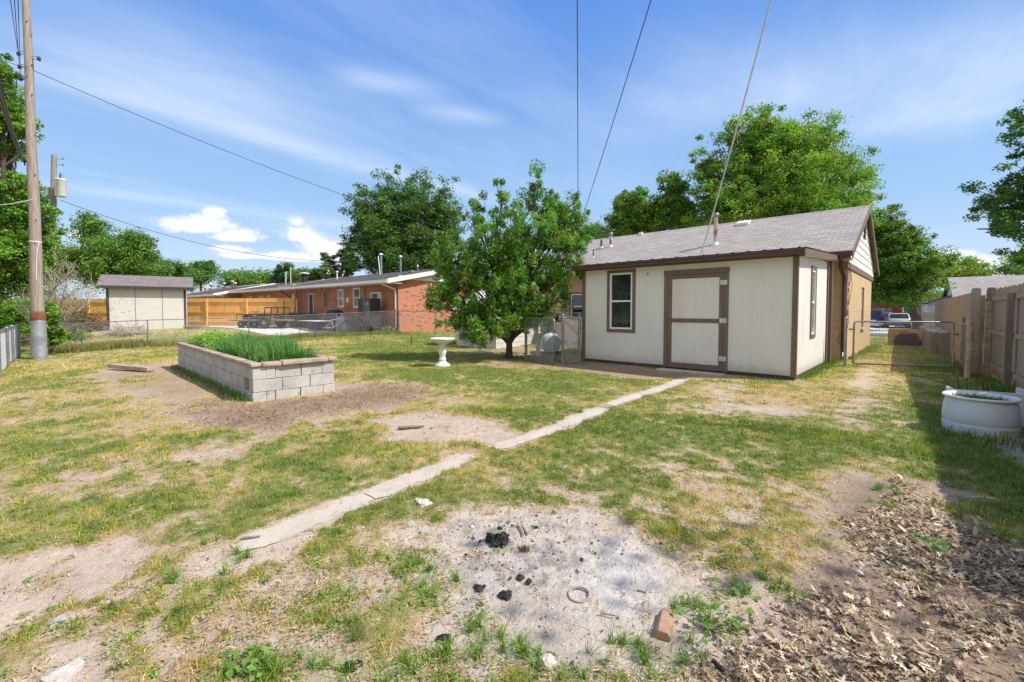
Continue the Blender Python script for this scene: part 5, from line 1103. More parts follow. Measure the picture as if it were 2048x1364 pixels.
def ac_unit():
    p = at(696, 664, 24.6); r = empty('air_conditioner', (p[0], p[1], pz(p[0], p[1])), 'square grey air conditioning unit on the patio behind the bicycle', 'air conditioner', R(-2)); m = MB()
    for k in range(22): m.box(-.42, .42, -.42, -.41, .05+.038*k, .07+.038*k); m.box(.41, .42, -.41, .41, .05+.038*k, .07+.038*k)
    m.box(-.40, .40, -.40, .40, .02, .88); m.build('casing', pm('grey_ac', (.36, .37, .40), (.3, .3, .33), 5, .5), r); m = MB(); m.lathe([(.36, .885), (.36, .91), (0, .92)], n=20); m.build('fan_grille', M['cover'], r)
ac_unit()
def cabinet():
    x, y = -20.9, 13.25; r = empty('smoker_cabinet', (x, y, pz(x, y)), 'tall dark metal cabinet with double doors standing on legs by the brick wall', 'cabinet', R(-2))
    m = MB(); m.box(-.62, .60, -.3, .3, .28, 1.78); m.build('body', M['blackm'], r, .01); m = MB(); m.box(.0, .585, -.325, -.302, .6, 1.76); d = m.build('door', paint('slate_paint', (.05, .06, .085), .4), r); m = MB(); m.cbox((.35, -.335, 1.5), (.05, .02, .09)); m.build('handle', M['wht'], d); m = MB(); m.box(-.6, -.03, -.325, -.302, .6, 1.76); m.build('door', M['blackm'], r)
    m = MB(); m.tube([(-.02, -.33, .6), (-.02, -.33, 1.76)], .015, 6); m.build('hinge_bar', M['steel'], r)
    for sx in (-.55, -.02, .5): m = MB(); m.box(sx, sx+.05, -.28, -.23, 0, .28); m.build('leg', M['cover'], r)
cabinet()
def grill():
    x, y = -24.4, 13.2; r = empty('covered_grill', (x, y, pz(x, y)), 'barbecue grill under a black cover against the shaded brick wall', 'grill'); m = MB(); m.prism([(-.8, .03), (.8, .03), (.78, .75), (.5, .95), (.45, 1.15), (.2, 1.24), (-.3, 1.22), (-.48, 1.1), (-.52, .9), (-.8, .78)], 'y', -.3, .3); m.build('cover', M['cover'], r, .05)
    for k, (dx, c, lab) in enumerate(((-1.6, (.35, .03, .03), 'red plastic tub on the patio beside the black covered grill'), (-.95, (.02, .06, .35), 'blue plastic tub on the patio beside the black covered grill'))):
        x2, y2 = x+dx-.1, 12.75; m = MB(); m.lathe([(0, 0), (.24, 0), (.30, .5), (.32, .5), (.32, .53), (.28, .52), (.23, .05), (0, .05)], n=20); tag(m.build('plastic_tub', paint('tub_paint', c, .5, 0), None, 0, (x2, y2, pz(x2, y2))), lab, 'tub')
    r = empty('deck_box', (-28.2, 13.2, pz(-28.2, 13.2)), 'dark storage box against the brick wall near the cedar fence', 'storage box'); m = MB(); m.box(-1.3, 1.1, -.35, .35, 0, .8); m.build('body', M['cover'], r, .02); m = MB(); m.box(-1.33, 1.13, -.38, .38, .805, .88); m.build('lid', M['fabric'], r, .02)
    m = MB(); m.box(-.3, .3, -.25, .25, 0, .75); m.box(-.3, .3, .2, .25, .75, 1.0); 
    r = empty('mower', (-20.35, 12.9, pz(-20.35, 12.9)), 'small black lawn mower parked beside the tall dark cabinet', 'mower', R(20)); m = MB(); m.prism([(-.4, .12), (.4, .12), (.42, .25), (.2, .42), (-.2, .42), (-.42, .25)], 'y', -.25, .25); m.build('deck', M['blackm'], r, .03); m = MB(); m.tube([(-.3, -.2, .3), (-.8, -.2, .95), (-.8, .2, .95), (-.3, .2, .3)], .015, 6); m.build('handle', M['steel'], r)
    for sx in (-.3, .3):
        for sy in (-.27, .27): m = MB(); m.tube([(sx, sy-.03, .13), (sx, sy+.03, .13)], .13, 14); m.build('wheel', M['tyre'], r)
    for px, c, lab, rr_ in ((768, (.5, .12, .12), 'small red and white pot by the white downspout', .13), (776, (.05, .25, .1), 'small green watering can shape pot by the white downspout', .17)):
        p = at(px, 663, 23.2); m = MB(); m.lathe([(0, 0), (rr_*.7, 0), (rr_, rr_*1.6), (rr_*.9, rr_*1.6), (rr_*.6, .03), (0, .03)], n=16); tag(m.build('flower_pot', paint('pot_paint', c, .6, 0), None, 0, (p[0], p[1], pz(p[0], p[1]))), lab.replace(' watering can shape', ''), 'pot')
grill()
def trailer():
    p = at(540, 665, 27.0); g = pz(p[0], p[1]); r = empty('utility_trailer', (p[0], p[1], g), 'low utility trailer with upright black ramp gate parked in front of the cedar fence', 'trailer', R(40))
    m = MB(); m.box(-1.5, 1.5, -.8, .8, .42, .50); m.build('deck', M['woodd'], r)
    m = MB(); 
    for y in (-.8, .8):
        m.tube([(-1.5, y, .80), (1.5, y, .80)], .025, 4); 
        for x in (-1.5, -.75, 0, .75, 1.5): m.tube([(x, y, .45), (x, y, .8)], .022, 4)
    m.tube([(-1.5, -.5, .45), (-2.5, 0, .45)], .03, 4); m.tube([(-1.5, .5, .45), (-2.5, 0, .45)], .03, 4); m.build('trailer_frame', M['blackm'], r)
    for y in (-.93, .93): m = MB(); m.tube([(.2, y-.09, .33), (.2, y+.09, .33)], .33, 20); w = m.build('wheel', M['tyre'], r); m = MB(); m.tube([(.2, y-.1, .33), (.2, y+.1, .33)], .13, 12); m.build('rim', M['steel'], w); m = MB(); m.tube([(-.25, y, .6), (-.1, y, .74), (.5, y, .74), (.65, y, .6)], .08, 4); m.build('mudguard', M['blackm'], r)
    pa = at(527, 655, 27.2)-np.array([p[0], p[1], g]); a0, a1 = at(529, 620, 26.5), at(579, 620, 28); 
    rr = empty('ramp', (0, 0, 0), None, None) if 0 else None
    m = MB(); c, s_ = math.cos(-R(40)), math.sin(-R(40))
    def L_(px, py, D): q = at(px, py, D)-np.array([p[0], p[1], g]); return (q[0]*c-q[1]*s_, q[0]*s_+q[1]*c, q[2])
    tl, tr, bl, br = L_(530, 615, 26.4), L_(580, 615, 27.6), L_(527, 646, 26.4), L_(577, 646, 27.6); lerp = lambda u, v, t: tuple(u[i]+(v[i]-u[i])*t for i in range(3))
    m.tube([bl, tl, tr, br], .035, 4, smooth=False)
    for t in (.25, .5, .75): m.tube([lerp(bl, br, t), lerp(tl, tr, t)], .028, 4, smooth=False)
    m.tube([bl, br], .03, 4); m.tube([lerp(bl, tl, .5), lerp(br, tr, .5)], .012, 4); m.build('ramp_gate', M['blackm'], r)
    q = at(505, 661, 27); r = empty('scooter', (q[0], q[1], pz(q[0], q[1])), 'small dark quad bike parked left of the utility trailer on the patio', 'quad bike', R(30))
    m = MB(); m.prism([(-.5, .35), (.5, .35), (.62, .55), (.4, .72), (.1, .68), (-.3, .80), (-.55, .7)], 'y', -.16, .16); m.build('body', M['cover'], r, .03)
    for x in (-.48, .48):
        for y in (-.3, .3): m = MB(); m.tube([(x, y-.09, .21), (x, y+.09, .21)], .21, 16); w = m.build('wheel', M['tyre'], r); m = MB(); m.tube([(x, y-.095, .21), (x, y+.095, .21)], .08, 10); m.build('rim', M['steel'], w)
    m = MB(); m.tube([(.3, 0, .65), (.25, 0, .95), (.2, -.33, .98)], .018, 6); m.tube([(.25, 0, .95), (.2, .33, .98)], .018, 6); m.build('handlebar', M['blackm'], r)
trailer()

# ------------------------------------------------------------------ trees
def rand_unit(n): v = RNG.normal(0, 1, (n, 3)); return v/np.linalg.norm(v, axis=1)[:, None]
def tree(name, label, base, lobes, nleaf, L, asp, col, trunk_r, cat='tree', spread=.34, ncl=None, bright=.32, up=.4, droop=0., fork=.45, bark='bark', nb=9, group=None, flat=.7, stems=1, shell=.5, sat=(1, 1), inner=None, spike=0.):
    """lobes: (x, y, z, rx, rz, weight); crown = leaves in clusters, trunk = limbs reaching into the clusters"""
    base = np.array(base, float); r = empty(name, base, label, cat, group=group); lob = np.array(lobes, float); lob[:, :3] -= base
    w = lob[:, 5]*lob[:, 3]**2*lob[:, 4]; w = w**.8; w /= w.sum()
    ncl = ncl or max(40, nleaf//110); k = RNG.choice(len(lob), ncl, p=w); u = rand_unit(ncl); q = RNG.random(ncl)**shell
    c = lob[k, :3]+u*q[:, None]*np.stack([lob[k, 3], lob[k, 3], lob[k, 4]], 1)
    if spike: c[:, 2] += spike*RNG.random(ncl)**3*(u[:, 2] > 0)
    ll = RNG.integers(0, ncl, nleaf); sz = spread*np.mean(lob[:, 3])*(.5+.95*RNG.random(ncl)**1.3)
    P = c[ll]+rand_unit(nleaf)*(RNG.random(nleaf)**.6*sz[ll])[:, None]*np.array([1, 1, flat])
    P = P[P[:, 2]+base[2] > g1(base[0], base[1])+.1]; n = len(P)
    cc = np.array(col)*RNG.uniform(1-bright, 1+bright, (ncl, 1))*np.stack([RNG.uniform(.75, 1.3, ncl), np.ones(ncl), RNG.uniform(.7, 1.2, ncl)], 1)
    leafcloud('crown', P, L*RNG.uniform(.6, 1.3, n), asp, cc[ll[:n]], r, up=up, droop=droop, bright=.25)
    m = MB(); ctr = (lob[:, :3]*w[:, None]).sum(0); zf_ = np.min(lob[:, 2]-lob[:, 4]*.6); zf_ = max(zf_, .6)*1.0; fk = np.array([ctr[0]*.15, ctr[1]*.15, zf_*fork*2 if fork*2*zf_ < ctr[2] else ctr[2]*.5])
    m.tube([(0, 0, -.25), (0, 0, .03), (fk[0]*.4, fk[1]*.4, fk[2]*.5), tuple(fk)], [trunk_r*1.5, trunk_r*1.12, trunk_r*.95, trunk_r*.85], 12)
    for i in range(len(lob)):
        e = lob[i, :3]; mid = fk*.5+e*.5+np.array([0, 0, .12*np.linalg.norm(e-fk)])*.6+RNG.normal(0, .05, 3)*np.linalg.norm(e-fk); rr = trunk_r*.55
        m.tube([fk-[0, 0, trunk_r], fk*.8+mid*.2, mid, e], [rr, rr*.85, rr*.55, rr*.25], 7)
        idx = np.where(k == i)[0][:nb]
        for j in idx:
            t = RNG.uniform(.3, 1); s = (fk*(1-t)+mid*t) if RNG.random() < .4 else (mid*(1-t)+e*t); d = c[j]; b_ = (s+d)/2+RNG.normal(0, .06, 3)*np.linalg.norm(d-s); q_ = rr*.28; m.tube([s, b_, d], [q_, q_*.7, q_*.2], 5)
    m.build('trunk', M[bark], r); return r
def lob(px, py, D, rx, ry, w=1.): p = at(px, py, D); return (*p, rx*D/F, ry*D/F, w)   # a part of the crown, sized as measured
def foot(px, D): p = at(px, 700, D); return (p[0], p[1], g1(p[0], p[1]))
LG = (.085, .17, .035); DG = (.05, .115, .03); YG = (.14, .21, .035)
tree('peach_tree', 'leafy peach tree with narrow drooping leaves standing left of the cream shed', (-8.6, 10.15, 0), [lob(1010, 560, 13.2, 95, 100, 1.3), lob(940, 530, 13, 60, 55), lob(905, 560, 13, 40, 40), lob(1005, 395, 13.2, 24, 54, 1.3), lob(958, 425, 13.4, 24, 30, .8), lob(1075, 390, 13.4, 34, 46, 1.1), lob(1110, 420, 13.4, 30, 30, .7), lob(1035, 480, 12.8, 85, 60, .9), lob(1120, 450, 13.6, 46, 50), lob(1125, 520, 13.4, 52, 56), lob(1160, 430, 13.8, 26, 22, .8), lob(1150, 490, 13.6, 36, 30), lob(868, 608, 12.6, 26, 14, 1.), lob(895, 590, 12.8, 40, 30), lob(925, 630, 12.6, 60, 44), lob(955, 665, 12.4, 40, 24), lob(890, 520, 13.2, 34, 34), lob(985, 650, 12.4, 60, 28), lob(1060, 640, 13, 60, 30, .7), lob(1125, 590, 13.2, 34, 30, .6), lob(1150, 400, 13.8, 22, 18, .5), lob(945, 365+70, 13.6, 22, 22, .5), lob(1050, 600, 14, 80, 50), lob(905, 650, 12.9, 20, 18, .4)],
    72000, .13, .28, (.14, .275, .045), .105, spread=.27, ncl=1000, droop=.6, up=.25, flat=1.25, nb=14, fork=.42, spike=.55, bright=.4, shell=.6)
tree('elm_tree', 'broad dark green tree with upswept top behind the red brick house roof', foot(812, 40), [lob(800, 470, 40, 95, 70, 1.4), lob(740, 440, 40, 50, 46), lob(715, 480, 39, 32, 40, .7), lob(820, 400, 40, 40, 36), lob(770, 395, 41, 30, 26, .8), lob(880, 420, 40, 42, 46), lob(850, 385, 41, 26, 20, .7), lob(900, 480, 40, 40, 50), lob(770, 520, 39, 70, 36), lob(860, 520, 40, 70, 36)],
    110000, .21, .5, (.105, .21, .06), .4, ncl=1300, spread=.29, spike=2.0, shell=.7)
tree('gnarled_tree', 'gnarled half bare tree with ivy covered limbs left of the big dark elm', foot(680, 46), [lob(655, 520, 46, 18, 14), lob(640, 545, 45, 22, 12), lob(690, 510, 46, 16, 14), lob(700, 535, 46, 16, 22), lob(672, 548, 46, 14, 18, .7), lob(620, 553, 46, 24, 8, .6)], 6500, .28, .5, (.11, .20, .05), .45, ncl=110, nb=20, spread=.42)
tree('oak_tree', 'large bright green tree rising behind the tan brick house roof', foot(1530, 33), [lob(1560, 400, 33, 150, 90, 1.5), lob(1545, 300, 33, 80, 60, 1.2), lob(1580, 280, 33.5, 40, 30, .8), lob(1440, 400, 33, 75, 75), lob(1500, 290, 33, 60, 56), lob(1465, 270, 33.5, 26, 34, .6), lob(1520, 250, 33, 34, 30, .8), lob(1620, 320, 33, 60, 60), lob(1650, 270, 33.5, 36, 30, .8), lob(1610, 262, 33, 34, 26, .7), lob(1690, 350, 33, 46, 56), lob(1725, 400, 32, 34, 36, .8), lob(1410, 330, 33, 36, 46, .8), lob(1480, 440, 32, 100, 50), lob(1640, 440, 32, 90, 50), lob(1570, 340, 33, 70, 60)],
    170000, .18, .6, (.175, .315, .05), .42, ncl=1700, spread=.30, bright=.38, spike=1.0, shell=.65)
tree('maple_tree', 'smaller green tree left of the large oak, above the roof ridge', foot(1290, 36), [lob(1265, 420, 36, 40, 36), lob(1240, 455, 36, 34, 30), lob(1300, 445, 36, 46, 40), lob(1345, 400, 35.5, 36, 44), lob(1360, 440, 36, 40, 34), lob(1345, 370, 36, 22, 18, .6), lob(1195, 465, 38, 22, 14, .5)], 42000, .2, .6, (.15, .28, .05), .26, ncl=450, spread=.38, spike=.8)
tree('forked_tree', 'tree with a dark forked trunk past the tan brick house gable end', foot(1838, 37), [lob(1790, 490, 37, 50, 46), lob(1760, 540, 37, 46, 46), lob(1810, 540, 36, 60, 46), lob(1835, 480, 37, 32, 30, .7), lob(1770, 440, 38, 30, 30, .8), lob(1870, 520, 37, 32, 26, .6), lob(1780, 590, 37, 50, 24), lob(1860, 565, 38, 30, 16, .5), lob(1760, 470, 37, 30, 30, .8)], 60000, .18, .6, (.13, .25, .05), .42, ncl=600, spread=.34, fork=.3)
tree('street_tree', 'pale green tree above the tan house, right of the forked tree', foot(1925, 72), [lob(1900, 545, 72, 34, 16), lob(1940, 535, 72, 28, 18), lob(1880, 560, 72, 30, 12), lob(1955, 550, 72, 24, 12)], 9000, .38, .6, (.22, .34, .05), .3, ncl=110, spread=.5)
tree('yard_tree', 'light green tree above the pale grey roof at the right edge', foot(2060, 50), [lob(2020, 540, 50, 30, 20), lob(2060, 520, 50, 40, 26), lob(1995, 555, 50, 20, 10, .5), lob(2110, 510, 50, 60, 40)], 12000, .26, .6, (.18, .32, .05), .25, ncl=130, spread=.4)
tree('pin_oak', 'dark oak branches overhanging the privacy fence at the right edge', at(2330, 650, 26)*[1, 1, 0], [lob(2130, 400, 26, 130, 80, 1.2), lob(2040, 390, 26, 70, 46), lob(1990, 440, 26, 46, 30, .8), lob(1955, 458, 26, 30, 10, .5), lob(1985, 365, 26, 34, 20, .6), lob(2060, 460, 26, 60, 30), lob(2110, 250, 26, 80, 70), lob(2040, 225, 26, 28, 24, .6), lob(2050, 260, 26, 26, 26, .5), lob(2200, 330, 26, 120, 120), lob(2250, 200, 26, 120, 120), lob(2020, 345, 26, 30, 30, .7), lob(2060, 500, 26, 40, 14, .5), lob(2330, 380, 26, 160, 140)],
    80000, .19, .6, (.09, .20, .05), .28, ncl=800, spread=.25, up=.8, flat=.6, bright=.3)
tree('pin_oak', 'spreading oak beyond the privacy fence that drops its leaves at the right', (7.6, 5.4, 0), [(6.2, 4.6, 6.4, 2.0, 1.0, 1), (7.8, 5.2, 7.6, 2.2, 1.4, 1), (5.6, 6.0, 6.9, 1.3, .8, .7), (6.4, 3.0, 6.6, 1.5, .9, .8), (8.8, 3.4, 7.4, 2.0, 1.2, 1)],
    2600, .13, .6, (.085, .19, .045), .16, ncl=60, spread=.5, up=.8, flat=.6)
tree('hackberry_tree', 'big leafy tree filling the left edge of the yard behind the utility pole', foot(-60, 24), [lob(-40, 440, 24, 120, 90, 1.2), lob(20, 410, 23, 66, 66, 1.8), lob(15, 500, 23, 70, 60, 1.5), lob(30, 480, 24, 66, 56), lob(60, 540, 25, 50, 46), lob(0, 560, 24, 70, 60), lob(-60, 250, 24, 90, 90), lob(5, 240, 23, 50, 70, 1.6), lob(20, 165, 23, 26, 34, 1.), lob(25, 290, 24, 22, 20, .6), lob(60, 390, 25, 22, 20, .6), lob(-50, 120, 24, 60, 60, .6)],
    120000, .16, .6, (.16, .30, .045), .40, ncl=1200, spread=.26, bright=.38)
tree('elm_tree', 'tree with a bushy top knot directly behind the garden shed', foot(235, 44), [lob(190, 470, 44, 34, 30), lob(180, 445, 44, 20, 16, .8), lob(240, 500, 44, 60, 36), lob(270, 480, 44, 30, 22), lob(200, 530, 43, 70, 40), lob(130, 520, 42, 50, 40), lob(290, 530, 44, 40, 26)], 60000, .22, .55, (.14, .26, .055), .35, ncl=520, spread=.4)
for k, (px, D, lbs, c, lab) in enumerate((
    (345, 70, [(330, 540, 34, 22), (365, 548, 34, 16), (310, 530, 22, 16)], (.07, .14, .04), 'round crowned distant tree just right of the garden shed'),
    (405, 78, [(400, 545, 26, 18), (412, 535, 18, 12)], (.075, .15, .045), 'small distant tree with layered top above the blue grey roof'),
    (490, 66, [(470, 560, 40, 16), (510, 560, 44, 18), (545, 566, 30, 14)], (.09, .18, .03), 'wide domed bright green tree above the tan gable'),
    (575, 62, [(568, 545, 16, 22), (590, 555, 20, 16), (556, 560, 16, 14)], (.055, .12, .05), 'narrow blue green tree left of the gnarled tree'),
    (610, 60, [(600, 555, 22, 18), (625, 562, 18, 14)], (.08, .16, .035), 'small bright tree between the blue green tree and the gnarled tree'),
    (255, 95, [(250, 560, 60, 20), (330, 565, 60, 14)], (.07, .14, .045), 'low distant tree mass behind the garden shed roof'),
    (1190, 60, [(1185, 480, 30, 30), (1160, 500, 30, 30)], (.09, .17, .04), 'distant tree seen between the peach tree and the roof'),
    (1690, 75, [(1740, 600, 60, 30), (1690, 590, 40, 30)], (.05, .11, .035), 'dark distant tree behind the red garage'),
    (1860, 85, [(1850, 610, 50, 26), (1900, 600, 40, 20)], (.09, .17, .04), 'distant tree behind the dark board fence'))):
    tree('distant_tree', lab, foot(px, D), [lob(a, b, D, rx, rz) for a, b, rx, rz in lbs], 14000, .0042*D, .6, tuple(1.5*q for q in c), .2, ncl=90, spread=.55, group='distant trees on the skyline')
for (x, y, z, q, lab) in ((-9, -13, 5, 4.5, 'wide tree behind the photographer, mirrored in the shed window'), (0, -16, 6, 5, 'tall tree farther behind the photographer'), (-18, -12, 5, 4.5, 'tree behind the left end of the slatted fence')):
    tree('yard_tree', lab, (x, y, 0), [(x, y, z, q, q*.8, 1), (x+2, y-1, z+2, q*.7, q*.6, 1), (x-2, y, z+1, q*.7, q*.6, 1), (x+1, y+1, z-2.5, q*.8, q*.4, 1)], 9000, .34, .6, (.11, .22, .045), .3, ncl=120, spread=.4)
# dead shrub beside the pole
def dead_shrub():
    b = foot(92, 19.5); r = empty('dead_shrub', b, 'leafless grey shrub fanning out just right of the wrapped utility pole', 'shrub'); m = MB(); b = np.array(b)
    rg = random.Random(5)
    def grow(p, d, L, q, lv):
        n = 4; pts = [p]; 
        for i in range(n): d = (d+Vector((rg.uniform(-.22, .22), rg.uniform(-.22, .22), rg.uniform(-.10, .16)))).normalized(); pts.append(pts[-1]+d*(L/n))
        m.tube(pts, [q*(1-.6*i/n) for i in range(n+1)], 4, caps=False)
        if lv:
            for k in range(6 if lv > 1 else 7): t = rg.randint(1, n); grow(pts[t], (d+Vector((rg.uniform(-.8, .8), rg.uniform(-.8, .8), rg.uniform(-.3, .7)))).normalized(), L*rg.uniform(.35, .62), q*.45, lv-1)
    R_ = Vector(RT)
    for ax, h in ((.8, .8), (.45, 1.0), (.1, 1.1), (.9, .45), (-.4, .9), (.7, .6), (-.9, .5)): grow(Vector((0, 0, .3)), (R_*ax+Vector((rg.uniform(-.3, .3), rg.uniform(-.3, .3), h))).normalized(), rg.uniform(1.7, 2.5), .042, 3)
    m.build('branches', M['deadw'], r)
    P = RNG.normal(0, 1, (2600, 3))*[.9, .9, .6]+np.array([RT[0]*.5, RT[1]*.5, 2.0]); leafcloud('leaves', P, .07, .6, np.array((.13, .20, .05)), r)
dead_shrub()
def bush(name, label, px, D, lbs, n, L, col, cat='shrub'): return tree(name, label, foot(px, D), [lob(a, b, D+dd, rx, rz) for a, b, dd, rx, rz in lbs], n, L, .6, col, .03, cat, spread=.4, ncl=max(30, n//90), nb=5, fork=.3)
bush('vine_thicket', 'green vine thicket left of the utility pole behind the slatted fence', 30, 19.5, [(20, 640, 0, 46, 34), (50, 625, 1, 34, 26), (-20, 640, 0, 46, 46), (55, 665, -2, 18, 22)], 15000, .11, (.14, .30, .04))
bush('vine_thicket', 'green vine thicket hugging the right side of the utility pole foot', 102, 17, [(100, 640, 0, 22, 34), (112, 672, -.5, 22, 22), (96, 610, 1, 14, 14)], 6000, .10, (.18, .33, .04))
bush('weed_clump', 'pale leafy weeds poking through the low fence right of the pole', 165, 19, [(166, 660, 0, 14, 10), (150, 672, -.6, 26, 10)], 1500, .08, (.15, .24, .05), 'weeds')
# brush pile
def brush_pile(name, label, px, D, rx, h, n, mt, seed):
    p = np.array(foot(px, D)); r_ = random.Random(seed); m = MB()
    for k in range(n):
        a = r_.uniform(0, 6.28); q = r_.random()**.5; c = Vector((math.cos(a)*rx*q, math.sin(a)*rx*q*.6, r_.uniform(0, h)*(1-q*.7)+.03)); d = Vector((r_.gauss(0, 1), r_.gauss(0, 1), r_.gauss(0, .45))).normalized(); L = r_.uniform(.2, .7); k1 = c+d*L*.5+Vector((r_.gauss(0, .07),)*3); m.tube([c-d*L, c, k1, c+d*L+Vector((r_.gauss(0, .1),)*3)], [.016, .013, .009, .004], 4, caps=False)
    o = m.build(name, M[mt], None, 0, p); return tag(o, label, 'brush pile')
brush_pile('brush_pile', 'tall heap of brown cut branches left of the garden shed', 158, 24, 1.5, 1.35, 420, 'twig', 1)
brush_pile('brush_pile', 'low scatter of pale sticks at the foot of the garden shed wall', 255, 22.5, 1.1, .35, 160, 'deadw', 2)
m = MB()
for k in range(4): m.cbox((.1*k, .03*k, .05+.05*k), (1.2, .18, .03), .4+.25*k)
q = foot(388, 24.5); tag(m.build('scrap_boards', M['pole2'], None, 0, q), 'few grey scrap boards lying in the grass right of the garden shed', 'boards')

# ------------------------------------------------------------------ rough growth, litter and small things
def tall_grass():
    pts = np.array(FB); out = []
    n = 22000; t = RNG.random(n)*(len(pts)-1); i = np.minimum(t.astype(int), len(pts)-2); f = (t-i)[:, None]; p = pts[i]*(1-f)+pts[i+1]*f; sd = RNG.normal(-.1, .5, n)
    x = p[:, 0]+sd*.85+.3; y = p[:, 1]-sd*.4; k = (fbm(x, y, .8, 3, 5) > .42) | (RNG.random(n) < .15); x, y = x[k], y[k]; n = len(x); fade = np.clip(1.25-(y-2)/14, .35, 1)
    h = RNG.uniform(.10, .38, n)*fade; c = np.where(RNG.random((n, 1)) < .5, np.array([[.17, .22, .06]]), np.array([[.30, .25, .11]]))*RNG.uniform(.7, 1.25, (n, 1))
    tag(blades('tall_grass', x, y, gz(x, y), h, np.full(n, .017), .35, c, M['grass'], 2), 'rough uncut grass along the foot of the low chain link fence', 'grass', kind='stuff')
    # along the privacy fence, shed foot and gate
    X, Y = [], []
    for (a, b, nn, s) in (((1.68, 5), (1.7, 13.2), 2200, .09), ((1.5, 13.5), (1.55, 17), 900, .15), (tuple(hw(.25, 5)[:2]), tuple(hw(.5, 12)[:2]), 900, .12), (tuple(hw(.08, .3)[:2]), tuple(hw(.15, 4.8)[:2]), 900, .08), ((-14.0, 3.2), (-7.6, 2.62), 1300, .08), ((.35, 7.1), (1.5, 7.0), 400, .12), ((-8.9, 10.2), (-6.2, 10.4), 500, .2)):
        t = RNG.random(nn); X.append(a[0]+(b[0]-a[0])*t+RNG.normal(0, s, nn)); Y.append(a[1]+(b[1]-a[1])*t+RNG.normal(0, s, nn))
    x, y = np.concatenate(X), np.concatenate(Y); n = len(x); tag(blades('border_grass', x, y, gz(x, y), RNG.uniform(.05, .16, n), np.full(n, .009), .5, np.array([.12, .21, .05])*RNG.uniform(.7, 1.3, (n, 1)), M['grass'], 2), 'longer grass left along fence feet, walls and the block bed', 'grass', kind='stuff')
tall_grass()
def in_poly(P, x, y): return sdin(P, x, y, .12)
def weeds():   # broad leaved weeds and clumps in the near yard
    n0 = 9500; x, y, d = scatter(n0, 1.6, 11); cov, grn, pm_ = fields(x, y); ok = (RNG.random(n0) < np.clip(cov*.9-.02, .03, .6)) & (pm_ < .3) & ~blocked(x, y) & (sdin(ashW, x, y, .1) < .3); x, y, grn = x[ok], y[ok], grn[ok]; nc = len(x)
    k = (5+45*RNG.random(nc)**2.5).astype(int); idx = np.repeat(np.arange(nc), k); s = .012+.06*RNG.random(nc)**2; n = len(idx); P = np.stack([x[idx]+RNG.normal(0, 1, n)*s[idx], y[idx]+RNG.normal(0, 1, n)*s[idx], gz(x[idx], y[idx])+RNG.random(n)*s[idx]*.6+.006], 1)
    col = np.where(RNG.random((nc, 1)) < .5, np.array([[.17, .29, .05]]), np.array([[.24, .32, .11]]))*RNG.uniform(.7, 1.3, (nc, 1)); leafw = RNG.uniform(.008, .022, nc)
    tag(leafcloud('weeds', P, leafw[idx]*RNG.uniform(.7, 1.3, n), .5, col[idx], up=.9, mat=M['grass']), 'small broad leaved weeds spread through the near lawn and bare soil', 'weeds', kind='stuff')
    # star shaped tufts of coarse grass on the bare sand
    P = []
    cand = [G(a, b)[:2] for a, b in ((830,1130),(800,1150),(900,1170),(850,1200),(770,1330),(720,1310),(1020,1290),(1060,1310),(950,1260),(1255,1310),(1270,1290),(930,1330),(870,1310),(690,1190),(560,1000),(700,960),(480,1120),(1480,1180),(1400,1230),(1430,1260),(610,1340),(1150,1350),(1060,1360),(1340,1330),(1560,1190),(430,1080),(350,1160),(560,1350),(1790,985),(1745,1010))]
    for c in cand:
        for j in range(RNG.integers(2, 6)): P.append((c[0]+RNG.normal(0, .07), c[1]+RNG.normal(0, .07)))
    P = np.array(P); k = RNG.integers(6, 60, len(P)); i = np.repeat(np.arange(len(P)), k); n = len(i); x = P[i, 0]+RNG.normal(0, .008, n); y = P[i, 1]+RNG.normal(0, .008, n)
    tag(blades('grass_tufts', x, y, gz(x, y), RNG.uniform(.03, .085, n), np.full(n, .0042), 1.3, np.array([.20, .33, .06])*RNG.uniform(.7, 1.3, (n, 1)), M['grass'], 2), 'coarse star shaped grass tufts on the bare sand in the foreground', 'grass', kind='stuff')
weeds()
